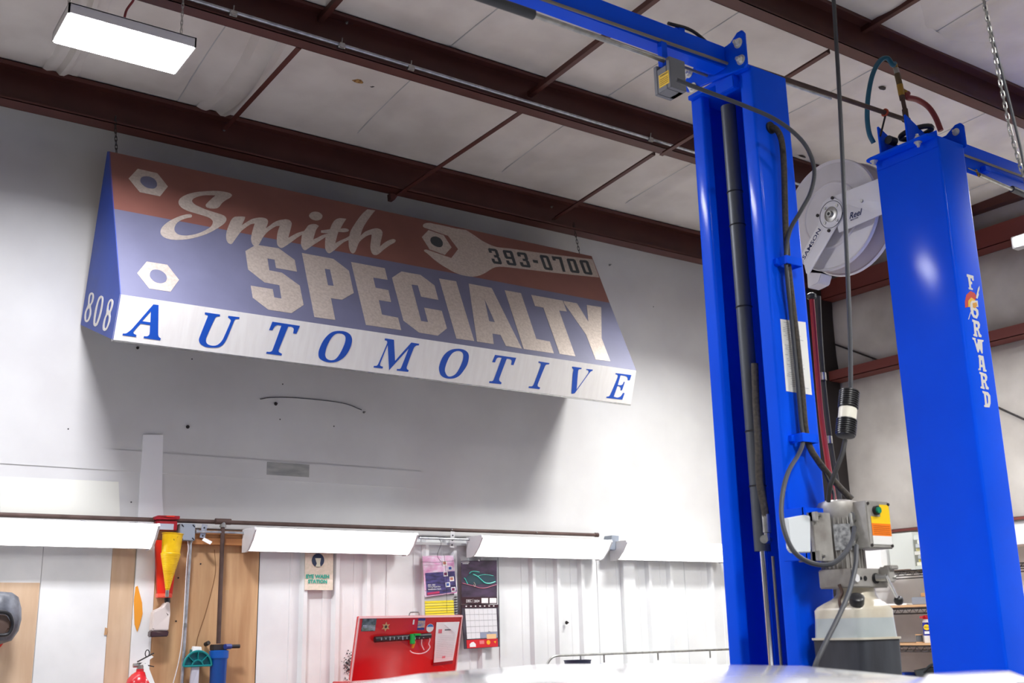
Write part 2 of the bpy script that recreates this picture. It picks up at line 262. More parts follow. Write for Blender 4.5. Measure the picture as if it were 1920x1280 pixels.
LET = {
 'smith': [('S1',[[(7566,-1616),(7553,-1553),(7508,-1501),(7453,-1468),(7382,-1450),(7294,-1439),(7198,-1434),(7103,-1436),(6974,-1446),(6828,-1463),(6673,-1487),(6522,-1519),(6367,-1560),(6209,-1611),(6048,-1667),(5890,-1724),(5730,-1782),(5569,-1844),(5411,-1908),(5260,-1975),(5121,-2044),(4980,-2118),(4844,-2197),(4718,-2276),(4610,-2352),(4501,-2436),(4398,-2523),(4306,-2608),(4233,-2683),(4162,-2765),(4097,-2850),(4044,-2930),(4007,-2998),(3977,-3070),(3954,-3144),(3940,-3217),(3936,-3289),(3941,-3362),(3954,-3432),(3974,-3493),(4007,-3552),(4050,-3608),(4099,-3658),(4151,-3700),(4220,-3743),(4298,-3782),(4383,-3815),(4468,-3842),(4579,-3866),(4703,-3886),(4832,-3903),(4960,-3921),(5087,-3939),(5218,-3957),(5343,-3975),(5456,-3995),(5542,-4010),(5630,-4028),(5712,-4049),(5784,-4079),(5840,-4116),(5892,-4163),(5936,-4216),(5964,-4271),(5973,-4345),(5960,-4431),(5935,-4517),(5907,-4592),(5870,-4674),(5827,-4754),(5779,-4828),(5717,-4907),(5645,-4986),(5567,-5064),(5491,-5137),(5405,-5217),(5312,-5299),(5216,-5379),(5121,-5453),(5015,-5530),(4902,-5607),(4788,-5680),(4676,-5746),(4566,-5805),(4454,-5859),(4346,-5906),(4245,-5946),(4160,-5975),(4075,-5999),(3991,-6017),(3912,-6028),(3837,-6033),(3763,-6033),(3693,-6024),(3632,-6005),(3581,-5974),(3535,-5931),(3497,-5880),(3468,-5827),(3449,-5756),(3445,-5673),(3452,-5585),(3465,-5514),(3485,-5439),(3511,-5362),(3542,-5288),(3581,-5206),(3628,-5121),(3680,-5037),(3736,-4961),(3806,-4884),(3885,-4808),(3968,-4735),(4052,-4668),(4141,-4603),(4234,-4542),(4325,-4487),(4405,-4441),(4462,-4413),(4523,-4389),(4579,-4365),(4623,-4339),(4686,-4209),(4671,-4139),(4628,-4094),(4582,-4093),(4523,-4103),(4458,-4122),(4395,-4145),(4315,-4181),(4226,-4227),(4135,-4278),(4045,-4333),(3949,-4397),(3849,-4469),(3747,-4544),(3648,-4623),(3546,-4707),(3443,-4796),(3343,-4887),(3249,-4977),(3166,-5063),(3084,-5153),(3006,-5245),(2934,-5334),(2871,-5414),(2810,-5499),(2753,-5584),(2704,-5666),(2668,-5739),(2635,-5815),(2609,-5892),(2589,-5966),(2577,-6037),(2570,-6109),(2570,-6177),(2581,-6238),(2602,-6295),(2633,-6348),(2671,-6395),(2713,-6432),(2770,-6465),(2836,-6493),(2908,-6514),(2981,-6527),(3071,-6535),(3171,-6536),(3276,-6529),(3380,-6516),(3497,-6493),(3621,-6460),(3749,-6422),(3876,-6380),(4002,-6335),(4129,-6286),(4256,-6233),(4384,-6174),(4513,-6109),(4644,-6037),(4776,-5961),(4908,-5882),(5042,-5799),(5177,-5714),(5312,-5623),(5445,-5528),(5576,-5425),(5708,-5315),(5836,-5202),(5958,-5092),(6070,-4990),(6182,-4882),(6291,-4775),(6392,-4673),(6477,-4583),(6564,-4489),(6646,-4395),(6716,-4305),(6769,-4226),(6818,-4139),(6859,-4053),(6888,-3974),(6903,-3880),(6899,-3791),(6877,-3717),(6846,-3674),(6802,-3640),(6751,-3612),(6699,-3591),(6626,-3570),(6541,-3553),(6451,-3539),(6363,-3524),(6271,-3509),(6176,-3494),(6080,-3480),(5985,-3464),(5889,-3448),(5794,-3431),(5700,-3413),(5610,-3392),(5527,-3367),(5445,-3340),(5364,-3310),(5284,-3278),(5199,-3247),(5112,-3214),(5030,-3178),(4962,-3136),(4914,-3091),(4870,-3035),(4836,-2975),(4818,-2916),(4827,-2841),(4861,-2761),(4906,-2689),(4958,-2626),(5023,-2561),(5095,-2497),(5166,-2441),(5258,-2376),(5362,-2309),(5470,-2246),(5578,-2191),(5688,-2143),(5802,-2103),(5915,-2067),(6026,-2034),(6128,-2006),(6231,-1982),(6333,-1959),(6436,-1936),(6369,-2021),(6302,-2106),(6236,-2191),(6170,-2277),(6093,-2377),(6011,-2484),(5932,-2589),(5863,-2685),(5811,-2759),(5759,-2837),(5714,-2912),(5683,-2979),(5670,-3085),(5700,-3165),(5741,-3191),(5799,-3208),(5864,-3217),(5928,-3219),(6001,-3213),(6082,-3198),(6163,-3177),(6236,-3153),(6295,-3128),(6355,-3097),(6414,-3060),(6469,-3014),(6519,-2959),(6566,-2894),(6610,-2826),(6652,-2760),(6698,-2679),(6742,-2595),(6791,-2516),(6856,-2435),(6934,-2344),(7017,-2252),(7098,-2165),(7175,-2089),(7256,-2015),(7333,-1942),(7400,-1873),(7469,-1788),(7533,-1696)],]),('S1',[[(6901,-6018),(6847,-6009),(6789,-5980),(6742,-5934),(6715,-5883),(6693,-5819),(6678,-5748),(6670,-5673),(6670,-5583),(6678,-5482),(6691,-5376),(6708,-5271),(6729,-5167),(6755,-5061),(6785,-4954),(6818,-4848),(6860,-4727),(6909,-4600),(6961,-4470),(7013,-4343),(7064,-4217),(7117,-4088),(7172,-3965),(7228,-3856),(7280,-3773),(7339,-3693),(7401,-3622),(7463,-3563),(7525,-3522),(7589,-3495),(7654,-3475),(7718,-3455),(7787,-3434),(7858,-3414),(7928,-3397),(7992,-3383),(8063,-3372),(8134,-3364),(8204,-3357),(8177,-3458),(8145,-3559),(8090,-3683),(8019,-3838),(7941,-4005),(7867,-4165),(7962,-4072),(8057,-3978),(8151,-3885),(8244,-3795),(8332,-3711),(8420,-3625),(8510,-3543),(8601,-3469),(8697,-3402),(8795,-3340),(8894,-3285),(8993,-3237),(9100,-3194),(9213,-3155),(9322,-3125),(9418,-3108),(9492,-3105),(9566,-3113),(9632,-3131),(9683,-3157),(9720,-3204),(9740,-3271),(9744,-3348),(9733,-3419),(9710,-3500),(9681,-3585),(9650,-3667),(9613,-3756),(9570,-3847),(9525,-3940),(9481,-4032),(9568,-3945),(9655,-3857),(9742,-3769),(9829,-3680),(9921,-3582),(10015,-3480),(10111,-3379),(10210,-3287),(10316,-3203),(10428,-3125),(10534,-3056),(10623,-3001),(10689,-2968),(10755,-2943),(10821,-2920),(10880,-2894),(10943,-2866),(11007,-2841),(11069,-2825),(11131,-2816),(11193,-2813),(11251,-2818),(11300,-2837),(11342,-2870),(11377,-2917),(11403,-2973),(11417,-3035),(11415,-3105),(11400,-3185),(11378,-3268),(11354,-3350),(11318,-3466),(11272,-3598),(11222,-3736),(11174,-3871),(11120,-4022),(11061,-4181),(11002,-4344),(10943,-4504),(11033,-4426),(11123,-4347),(11214,-4269),(11305,-4192),(11407,-4107),(11515,-4017),(11625,-3929),(11736,-3849),(11850,-3777),(11968,-3711),(12086,-3648),(12205,-3583),(12253,-3511),(12301,-3439),(12349,-3367),(12398,-3294),(12450,-3212),(12504,-3124),(12561,-3039),(12623,-2966),(12692,-2907),(12766,-2857),(12843,-2815),(12919,-2781),(12996,-2754),(13076,-2734),(13152,-2723),(13218,-2722),(13270,-2737),(13315,-2765),(13357,-2798),(13401,-2828),(13338,-2919),(13273,-3008),(13211,-3099),(13155,-3194),(13100,-3304),(13048,-3423),(12997,-3546),(12949,-3667),(12897,-3797),(12847,-3932),(12796,-4070),(12745,-4206),(12830,-4145),(12915,-4085),(13000,-4025),(13085,-3962),(13189,-3880),(13302,-3788),(13418,-3696),(13534,-3612),(13648,-3540),(13763,-3474),(13879,-3411),(13995,-3346),(13858,-3365),(13722,-3384),(13585,-3403),(13449,-3422),(13470,-3311),(13491,-3200),(13575,-3168),(13660,-3137),(13745,-3105),(13830,-3072),(13920,-3036),(14013,-2997),(14106,-2957),(14200,-2918),(14251,-2800),(14302,-2681),(14355,-2563),(14414,-2446),(14485,-2322),(14564,-2193),(14647,-2070),(14731,-1962),(14815,-1876),(14906,-1800),(14997,-1735),(15085,-1683),(15166,-1648),(15247,-1626),(15326,-1612),(15402,-1600),(15472,-1591),(15540,-1586),(15609,-1582),(15677,-1578),(15596,-1704),(15514,-1830),(15433,-1955),(15354,-2081),(15270,-2221),(15184,-2368),(15098,-2517),(15013,-2664),(15102,-2631),(15192,-2596),(15280,-2565),(15360,-2545),(15429,-2538),(15498,-2539),(15560,-2548),(15606,-2563),(15645,-2616),(15639,-2691),(15592,-2746),(15520,-2804),(15447,-2850),(15376,-2882),(15294,-2909),(15209,-2934),(15127,-2955),(15045,-2971),(14962,-2984),(14879,-2995),(14796,-3007),(14736,-3148),(14677,-3289),(14618,-3430),(14561,-3570),(14505,-3714),(14449,-3859),(14394,-4004),(14339,-4149),(14458,-4056),(14577,-3963),(14695,-3870),(14813,-3781),(14931,-3697),(15052,-3613),(15169,-3533),(15273,-3457),(15349,-3396),(15424,-3331),(15499,-3265),(15574,-3200),(15624,-3063),(15672,-2926),(15725,-2789),(15787,-2654),(15883,-2483),(15998,-2296),(16121,-2104),(16244,-1915),(16372,-1720),(16506,-1521),(16639,-1326),(16764,-1148),(16869,-1003),(16978,-858),(17087,-717),(17194,-586),(17293,-475),(17395,-367),(17498,-261),(17601,-154),(17757,-139),(17914,-125),(18071,-110),(18228,-95),(18101,-264),(17975,-431),(17849,-598),(17727,-766),(17592,-956),(17453,-1156),(17317,-1355),(17193,-1544),(17086,-1710),(16982,-1877),(16883,-2045),(16791,-2214),(16701,-2398),(16616,-2588),(16533,-2781),(16450,-2971),(16556,-2852),(16662,-2730),(16769,-2612),(16881,-2504),(16998,-2408),(17119,-2320),(17242,-2239),(17366,-2163),(17498,-2087),(17636,-2012),(17770,-1949),(17889,-1905),(17983,-1886),(18076,-1882),(18159,-1892),(18225,-1915),(18270,-1951),(18304,-2004),(18324,-2069),(18330,-2142),(18317,-2232),(18288,-2335),(18249,-2444),(18210,-2550),(18159,-2680),(18098,-2821),(18036,-2966),(17979,-3107),(17929,-3243),(17883,-3378),(17839,-3513),(17794,-3647),(17898,-3535),(18002,-3422),(18108,-3310),(18215,-3206),(18325,-3108),(18438,-3014),(18552,-2926),(18663,-2848),(18773,-2776),(18888,-2708),(18996,-2652),(19084,-2620),(19159,-2622),(19220,-2657),(19248,-2706),(19206,-2813),(19116,-2926),(19025,-3005),(18909,-3094),(18783,-3189),(18664,-3285),(18523,-3410),(18368,-3549),(18214,-3693),(18071,-3828),(17948,-3951),(17825,-4081),(17707,-4203),(17603,-4305),(17527,-4373),(17448,-4438),(17370,-4492),(17298,-4527),(17228,-4544),(17160,-4545),(17099,-4528),(17052,-4493),(17018,-4430),(16995,-4345),(16982,-4246),(16978,-4146),(16984,-4042),(17000,-3931),(17024,-3816),(17051,-3700),(17087,-3573),(17130,-3439),(17176,-3303),(17220,-3167),(17263,-3030),(17307,-2892),(17351,-2753),(17394,-2614),(17309,-2645),(17225,-2676),(17140,-2720),(17043,-2790),(16932,-2877),(16816,-2975),(16706,-3075),(16588,-3192),(16465,-3319),(16347,-3453),(16243,-3588),(16158,-3724),(16084,-3867),(16016,-4009),(15949,-4145),(15885,-4273),(15821,-4405),(15758,-4528),(15698,-4626),(15633,-4703),(15558,-4766),(15490,-4794),(15433,-4774),(15382,-4719),(15348,-4647),(15331,-4564),(15320,-4461),(15316,-4348),(15321,-4233),(15339,-4091),(15367,-3931),(15401,-3765),(15432,-3601),(15332,-3668),(15233,-3733),(15135,-3802),(15039,-3878),(14934,-3975),(14825,-4084),(14716,-4199),(14609,-4312),(14487,-4443),(14360,-4585),(14233,-4723),(14115,-4846),(14010,-4948),(13900,-5052),(13796,-5140),(13711,-5194),(13639,-5198),(13581,-5159),(13538,-5098),(13515,-5037),(13500,-4960),(13493,-4873),(13493,-4785),(13505,-4674),(13525,-4550),(13551,-4419),(13578,-4290),(13608,-4158),(13641,-4023),(13676,-3886),(13710,-3749),(13590,-3862),(13469,-3975),(13350,-4086),(13232,-4194),(13117,-4298),(13001,-4401),(12887,-4502),(12777,-4601),(12677,-4694),(12577,-4790),(12478,-4885),(12379,-4977),(12270,-5082),(12156,-5194),(12049,-5289),(11963,-5343),(11907,-5342),(11864,-5304),(11831,-5245),(11806,-5183),(11787,-5111),(11775,-5025),(11771,-4933),(11773,-4841),(11784,-4751),(11804,-4658),(11828,-4564),(11852,-4470),(11882,-4353),(11916,-4226),(11952,-4094),(11987,-3964),(11878,-4065),(11769,-4164),(11660,-4264),(11553,-4366),(11442,-4478),(11330,-4595),(11217,-4713),(11105,-4826),(10995,-4937),(10883,-5048),(10773,-5154),(10669,-5249),(10575,-5336),(10478,-5426),(10385,-5499),(10304,-5537),(10234,-5529),(10172,-5488),(10121,-5427),(10085,-5360),(10067,-5286),(10064,-5200),(10071,-5108),(10081,-5016),(10096,-4904),(10117,-4783),(10143,-4656),(10172,-4530),(10204,-4405),(10240,-4277),(10279,-4150),(10321,-4026),(10367,-3907),(10417,-3788),(10469,-3670),(10521,-3551),(10451,-3575),(10381,-3598),(10311,-3625),(10242,-3663),(10155,-3729),(10060,-3811),(9964,-3901),(9871,-3992),(9776,-4089),(9678,-4190),(9582,-4297),(9491,-4408),(9401,-4530),(9312,-4659),(9226,-4792),(9144,-4927),(9055,-5092),(8963,-5276),(8877,-5448),(8803,-5580),(8749,-5651),(8686,-5710),(8624,-5753),(8561,-5780),(8499,-5790),(8445,-5779),(8400,-5740),(8363,-5679),(8338,-5606),(8325,-5535),(8317,-5452),(8315,-5362),(8321,-5271),(8339,-5160),(8367,-5038),(8400,-4911),(8434,-4786),(8471,-4662),(8510,-4537),(8552,-4411),(8595,-4286),(8639,-4162),(8684,-4039),(8731,-3916),(8778,-3792),(8705,-3824),(8633,-3855),(8561,-3890),(8490,-3936),(8405,-4008),(8314,-4097),(8221,-4193),(8131,-4288),(8038,-4385),(7944,-4486),(7853,-4590),(7768,-4695),(7694,-4800),(7625,-4910),(7558,-5022),(7491,-5134),(7420,-5251),(7347,-5372),(7277,-5490),(7213,-5596),(7163,-5683),(7112,-5774),(7063,-5857),(7020,-5923),(6963,-5987)],]),('S1',[[(12846,-1994),(12885,-1909),(12944,-1815),(13013,-1733),(13079,-1674),(13156,-1616),(13238,-1565),(13317,-1528),(13399,-1506),(13484,-1495),(13566,-1495),(13638,-1505),(13697,-1525),(13752,-1556),(13799,-1596),(13833,-1639),(13856,-1698),(13862,-1772),(13847,-1853),(13804,-1950),(13740,-2057),(13664,-2148),(13592,-2207),(13509,-2262),(13421,-2307),(13338,-2337),(13250,-2350),(13159,-2350),(13073,-2338),(13003,-2320),(12944,-2285),(12896,-2231),(12861,-2174),(12836,-2092)],]),],
 'specialty': [('S1',[[(7795,-6380),(8592,-5670),(10112,-5611),(11069,-6387),(11049,-7377),(9652,-7374),(9666,-6676),(9189,-6672),(9157,-7675),(9998,-7697),(11037,-8541),(11020,-10113),(10075,-10939),(8599,-10934),(7724,-10165),(7735,-9216),(9144,-9212),(9137,-9863),(9609,-9877),(9646,-8788),(8676,-8756),(7752,-7899)],]),('S1',[[(11693,-5643),(13910,-5646),(14860,-6467),(14809,-8393),(13826,-9154),(13044,-9167),(12997,-10953),(11586,-10965)],[(13085,-6680),(13474,-6664),(13457,-8074),(13049,-8091)],]),('S1',[[(15193,-5633),(17706,-5629),(17677,-6668),(16587,-6692),(16570,-7584),(17521,-7611),(17479,-8637),(16566,-8642),(16518,-9875),(17692,-9926),(17672,-10968),(15124,-10973)],]),('S1',[[(18085,-6393),(18982,-5646),(20476,-5634),(21392,-6394),(21358,-7706),(19999,-7687),(20014,-6677),(19506,-6709),(19428,-9900),(19964,-9902),(19993,-8651),(21359,-8671),(21345,-10193),(20422,-10970),(19009,-10942),(18046,-10104)],]),('S1',[[(21968,-5654),(23371,-5619),(23296,-10955),(21874,-10974)],]),('S1',[[(24428,-5607),(26379,-5626),(27231,-10994),(25893,-10955),(25744,-10028),(25066,-10015),(24880,-10960),(23516,-10963)],[(25385,-6819),(25626,-8917),(25145,-8906)],]),('S1',[[(27525,-5606),(28973,-5597),(28867,-9865),(30055,-9914),(30023,-10984),(27383,-10994)],]),('S1',[[(29904,-5575),(32837,-5566),(32822,-6615),(32081,-6658),(31974,-10954),(30553,-10943),(30637,-6653),(29881,-6643)],]),('S1',[[(32917,-5577),(34196,-5569),(34618,-7298),(35155,-5545),(36597,-5496),(35310,-8758),(35259,-10916),(33850,-10959),(33859,-8618),(32875,-5802)],]),],
 'wrench': [('S1',[[(21988,-571),(22024,-509),(22075,-443),(22132,-386),(22187,-346),(22249,-309),(22314,-276),(22378,-248),(22465,-216),(22566,-183),(22663,-156),(22743,-139),(22800,-140),(22852,-154),(22906,-162),(23097,-158),(23356,-149),(23636,-139),(23894,-135),(24108,-138),(24320,-147),(24534,-154),(24752,-154),(25004,-141),(25273,-121),(25550,-97),(25824,-76),(25965,-160),(26107,-244),(26248,-329),(26387,-418),(26525,-518),(26664,-624),(26800,-727),(26934,-816),(27056,-883),(27183,-943),(27313,-998),(27445,-1048),(27576,-1094),(27711,-1137),(27847,-1173),(27983,-1198),(28113,-1209),(28248,-1211),(28387,-1206),(28528,-1195),(28772,-1168),(29064,-1129),(29375,-1087),(29676,-1052),(30015,-1023),(30377,-996),(30741,-971),(31083,-946),(31374,-922),(31667,-898),(31962,-873),(32259,-845),(33310,-739),(34712,-596),(36281,-435),(37815,-279),(37792,-768),(37768,-1254),(37745,-1736),(37722,-2216),(36669,-2334),(35622,-2452),(34610,-2565),(33659,-2666),(32788,-2750),(31906,-2831),(31085,-2904),(30392,-2967),(29958,-3008),(29513,-3050),(29097,-3091),(28752,-3126),(28558,-3148),(28361,-3171),(28171,-3197),(27999,-3226),(27870,-3253),(27738,-3285),(27606,-3324),(27476,-3374),(27351,-3433),(27224,-3503),(27099,-3580),(26974,-3663),(26826,-3771),(26669,-3895),(26510,-4021),(26359,-4135),(26223,-4231),(26085,-4325),(25949,-4412),(25816,-4492),(25690,-4562),(25564,-4626),(25438,-4683),(25314,-4732),(25178,-4777),(25038,-4817),(24897,-4848),(24762,-4868),(24583,-4881),(24384,-4886),(24185,-4883),(24003,-4869),(23848,-4846),(23700,-4813),(23556,-4771),(23418,-4722),(23278,-4662),(23141,-4592),(23007,-4517),(22874,-4440),(22738,-4362),(22601,-4280),(22468,-4195),(22346,-4109),(22241,-4025),(22139,-3934),(22042,-3841),(21950,-3750),(21866,-3660),(21784,-3565),(21706,-3474),(21635,-3396),(21577,-3345),(21513,-3296),(21456,-3250),(21418,-3209),(21416,-3147),(21451,-3082),(21506,-3054),(21580,-3033),(21654,-3011),(21742,-3026),(21831,-3040),(21919,-3056),(22007,-3071),(22318,-3129),(22727,-3206),(23177,-3291),(23609,-3373),(23826,-3107),(24045,-2839),(24265,-2569),(24487,-2297),(24357,-2003),(24226,-1708),(24096,-1413),(23965,-1116),(23599,-1049),(23221,-978),(22872,-914),(22593,-863),(22465,-843),(22330,-824),(22207,-805),(22111,-787),(22061,-773),(22014,-752),(21983,-721),(21969,-655)],]),('S1',[[(21572,-1827),(22353,-948),(23572,-1149),(23945,-2254),(23117,-3183),(21923,-2924)],]),],
 'nut': [('S1',[[(1007,-2045),(1634,-1009),(2837,-1041),(3398,-2032),(2821,-3044),(1596,-3034)],]),('S1',[[(922,-9676),(1550,-8651),(2733,-8637),(3322,-9673),(2730,-10690),(1521,-10697)],]),],
 'bolthole': [('S1',[[(22234,-1982),(22256,-1914),(22286,-1841),(22324,-1769),(22370,-1705),(22426,-1649),(22491,-1597),(22561,-1553),(22628,-1519),(22703,-1493),(22783,-1474),(22863,-1465),(22936,-1468),(23008,-1485),(23079,-1513),(23143,-1552),(23194,-1602),(23232,-1663),(23260,-1737),(23276,-1818),(23282,-1899),(23274,-1982),(23255,-2072),(23226,-2160),(23188,-2238),(23142,-2307),(23085,-2370),(23023,-2423),(22959,-2463),(22887,-2491),(22807,-2508),(22727,-2514),(22654,-2511),(22575,-2494),(22493,-2465),(22417,-2428),(22354,-2389),(22313,-2351),(22278,-2304),(22250,-2253),(22230,-2201),(22218,-2135),(22219,-2061)],]),],
 'bolthole2': [('S1',[[(1712,-1961),(1731,-1884),(1759,-1803),(1799,-1733),(1844,-1683),(1898,-1636),(1957,-1595),(2015,-1564),(2083,-1538),(2157,-1518),(2232,-1506),(2304,-1506),(2378,-1518),(2452,-1541),(2522,-1574),(2581,-1616),(2625,-1665),(2663,-1726),(2694,-1795),(2714,-1867),(2724,-1943),(2726,-2027),(2718,-2112),(2702,-2189),(2664,-2282),(2610,-2367),(2550,-2435),(2501,-2471),(2448,-2496),(2393,-2513),(2340,-2524),(2273,-2533),(2200,-2538),(2126,-2534),(2057,-2520),(1994,-2491),(1933,-2451),(1877,-2404),(1829,-2357),(1794,-2315),(1762,-2265),(1736,-2213),(1717,-2161),(1703,-2067)],]),('S1',[[(1642,-9635),(1650,-9583),(1660,-9528),(1675,-9473),(1694,-9422),(1720,-9375),(1751,-9330),(1785,-9289),(1822,-9254),(1863,-9226),(1908,-9203),(1955,-9185),(2001,-9172),(2055,-9163),(2115,-9157),(2174,-9157),(2231,-9166),(2289,-9185),(2347,-9212),(2402,-9246),(2451,-9284),(2492,-9326),(2530,-9375),(2562,-9429),(2586,-9485),(2601,-9543),(2608,-9606),(2610,-9672),(2605,-9735),(2594,-9795),(2576,-9856),(2552,-9915),(2522,-9967),(2482,-10013),(2434,-10054),(2384,-10089),(2336,-10119),(2292,-10141),(2247,-10158),(2203,-10170),(2159,-10175),(2102,-10176),(2038,-10172),(1974,-10161),(1916,-10143),(1866,-10114),(1819,-10077),(1777,-10034),(1740,-9992),(1710,-9951),(1682,-9905),(1659,-9858),(1642,-9811),(1635,-9771),(1634,-9727),(1637,-9681)],]),],
 'phone': [('S1',[[(27294,-1653),(27395,-1520),(28042,-1459),(28147,-1573),(28155,-2095),(28071,-2226),(28159,-2340),(28167,-2857),(28065,-2988),(27410,-3054),(27306,-2942),(27303,-2576),(27576,-2549),(27579,-2793),(27888,-2763),(27883,-2367),(27643,-2390),(27640,-2145),(27880,-2122),(27875,-1722),(27567,-1751),(27570,-1967),(27297,-1993)],]),('S1',[[(28646,-1521),(28759,-1387),(29482,-1305),(29592,-1416),(29537,-2701),(29427,-2831),(28762,-2887),(28657,-2777),(28654,-2450),(28940,-2423),(28938,-2633),(29258,-2605),(29268,-2212),(28761,-2261),(28652,-2152)],[(28946,-1609),(29285,-1572),(29274,-1969),(28943,-2002)],]),('S1',[[(29994,-1409),(30112,-1275),(30825,-1198),(30934,-1309),(30915,-1831),(30815,-1963),(30906,-2075),(30887,-2591),(30767,-2723),(30039,-2791),(29931,-2682),(29949,-2321),(30252,-2291),(30241,-2533),(30585,-2500),(30601,-2106),(30335,-2132),(30345,-1889),(30610,-1862),(30627,-1464),(30288,-1500),(30278,-1714),(29978,-1745)],]),('S1',[[(31331,-1780),(31832,-1735),(31784,-2053),(31323,-2074)],]),('S1',[[(32212,-1187),(32339,-1052),(32984,-994),(33107,-1106),(33072,-2398),(32944,-2530),(32306,-2581),(32185,-2469)],[(32512,-1298),(32798,-1273),(32772,-2286),(32488,-2309)],]),('S1',[[(33453,-932),(34478,-809),(34452,-1033),(34294,-2392),(34005,-2428),(34125,-1104),(33744,-1150),(33732,-1340),(33437,-1375)],]),('S1',[[(34927,-945),(35067,-808),(35748,-719),(35875,-825),(35804,-2101),(35662,-2233),(34970,-2297),(34844,-2192)],[(35239,-1040),(35543,-1002),(35484,-1997),(35177,-2028)],]),('S1',[[(36254,-808),(36393,-667),(37094,-560),(37225,-667),(37157,-1988),(37019,-2121),(36347,-2164),(36220,-2055)],[(36578,-897),(36887,-855),(36843,-1873),(36542,-1897)],]),],
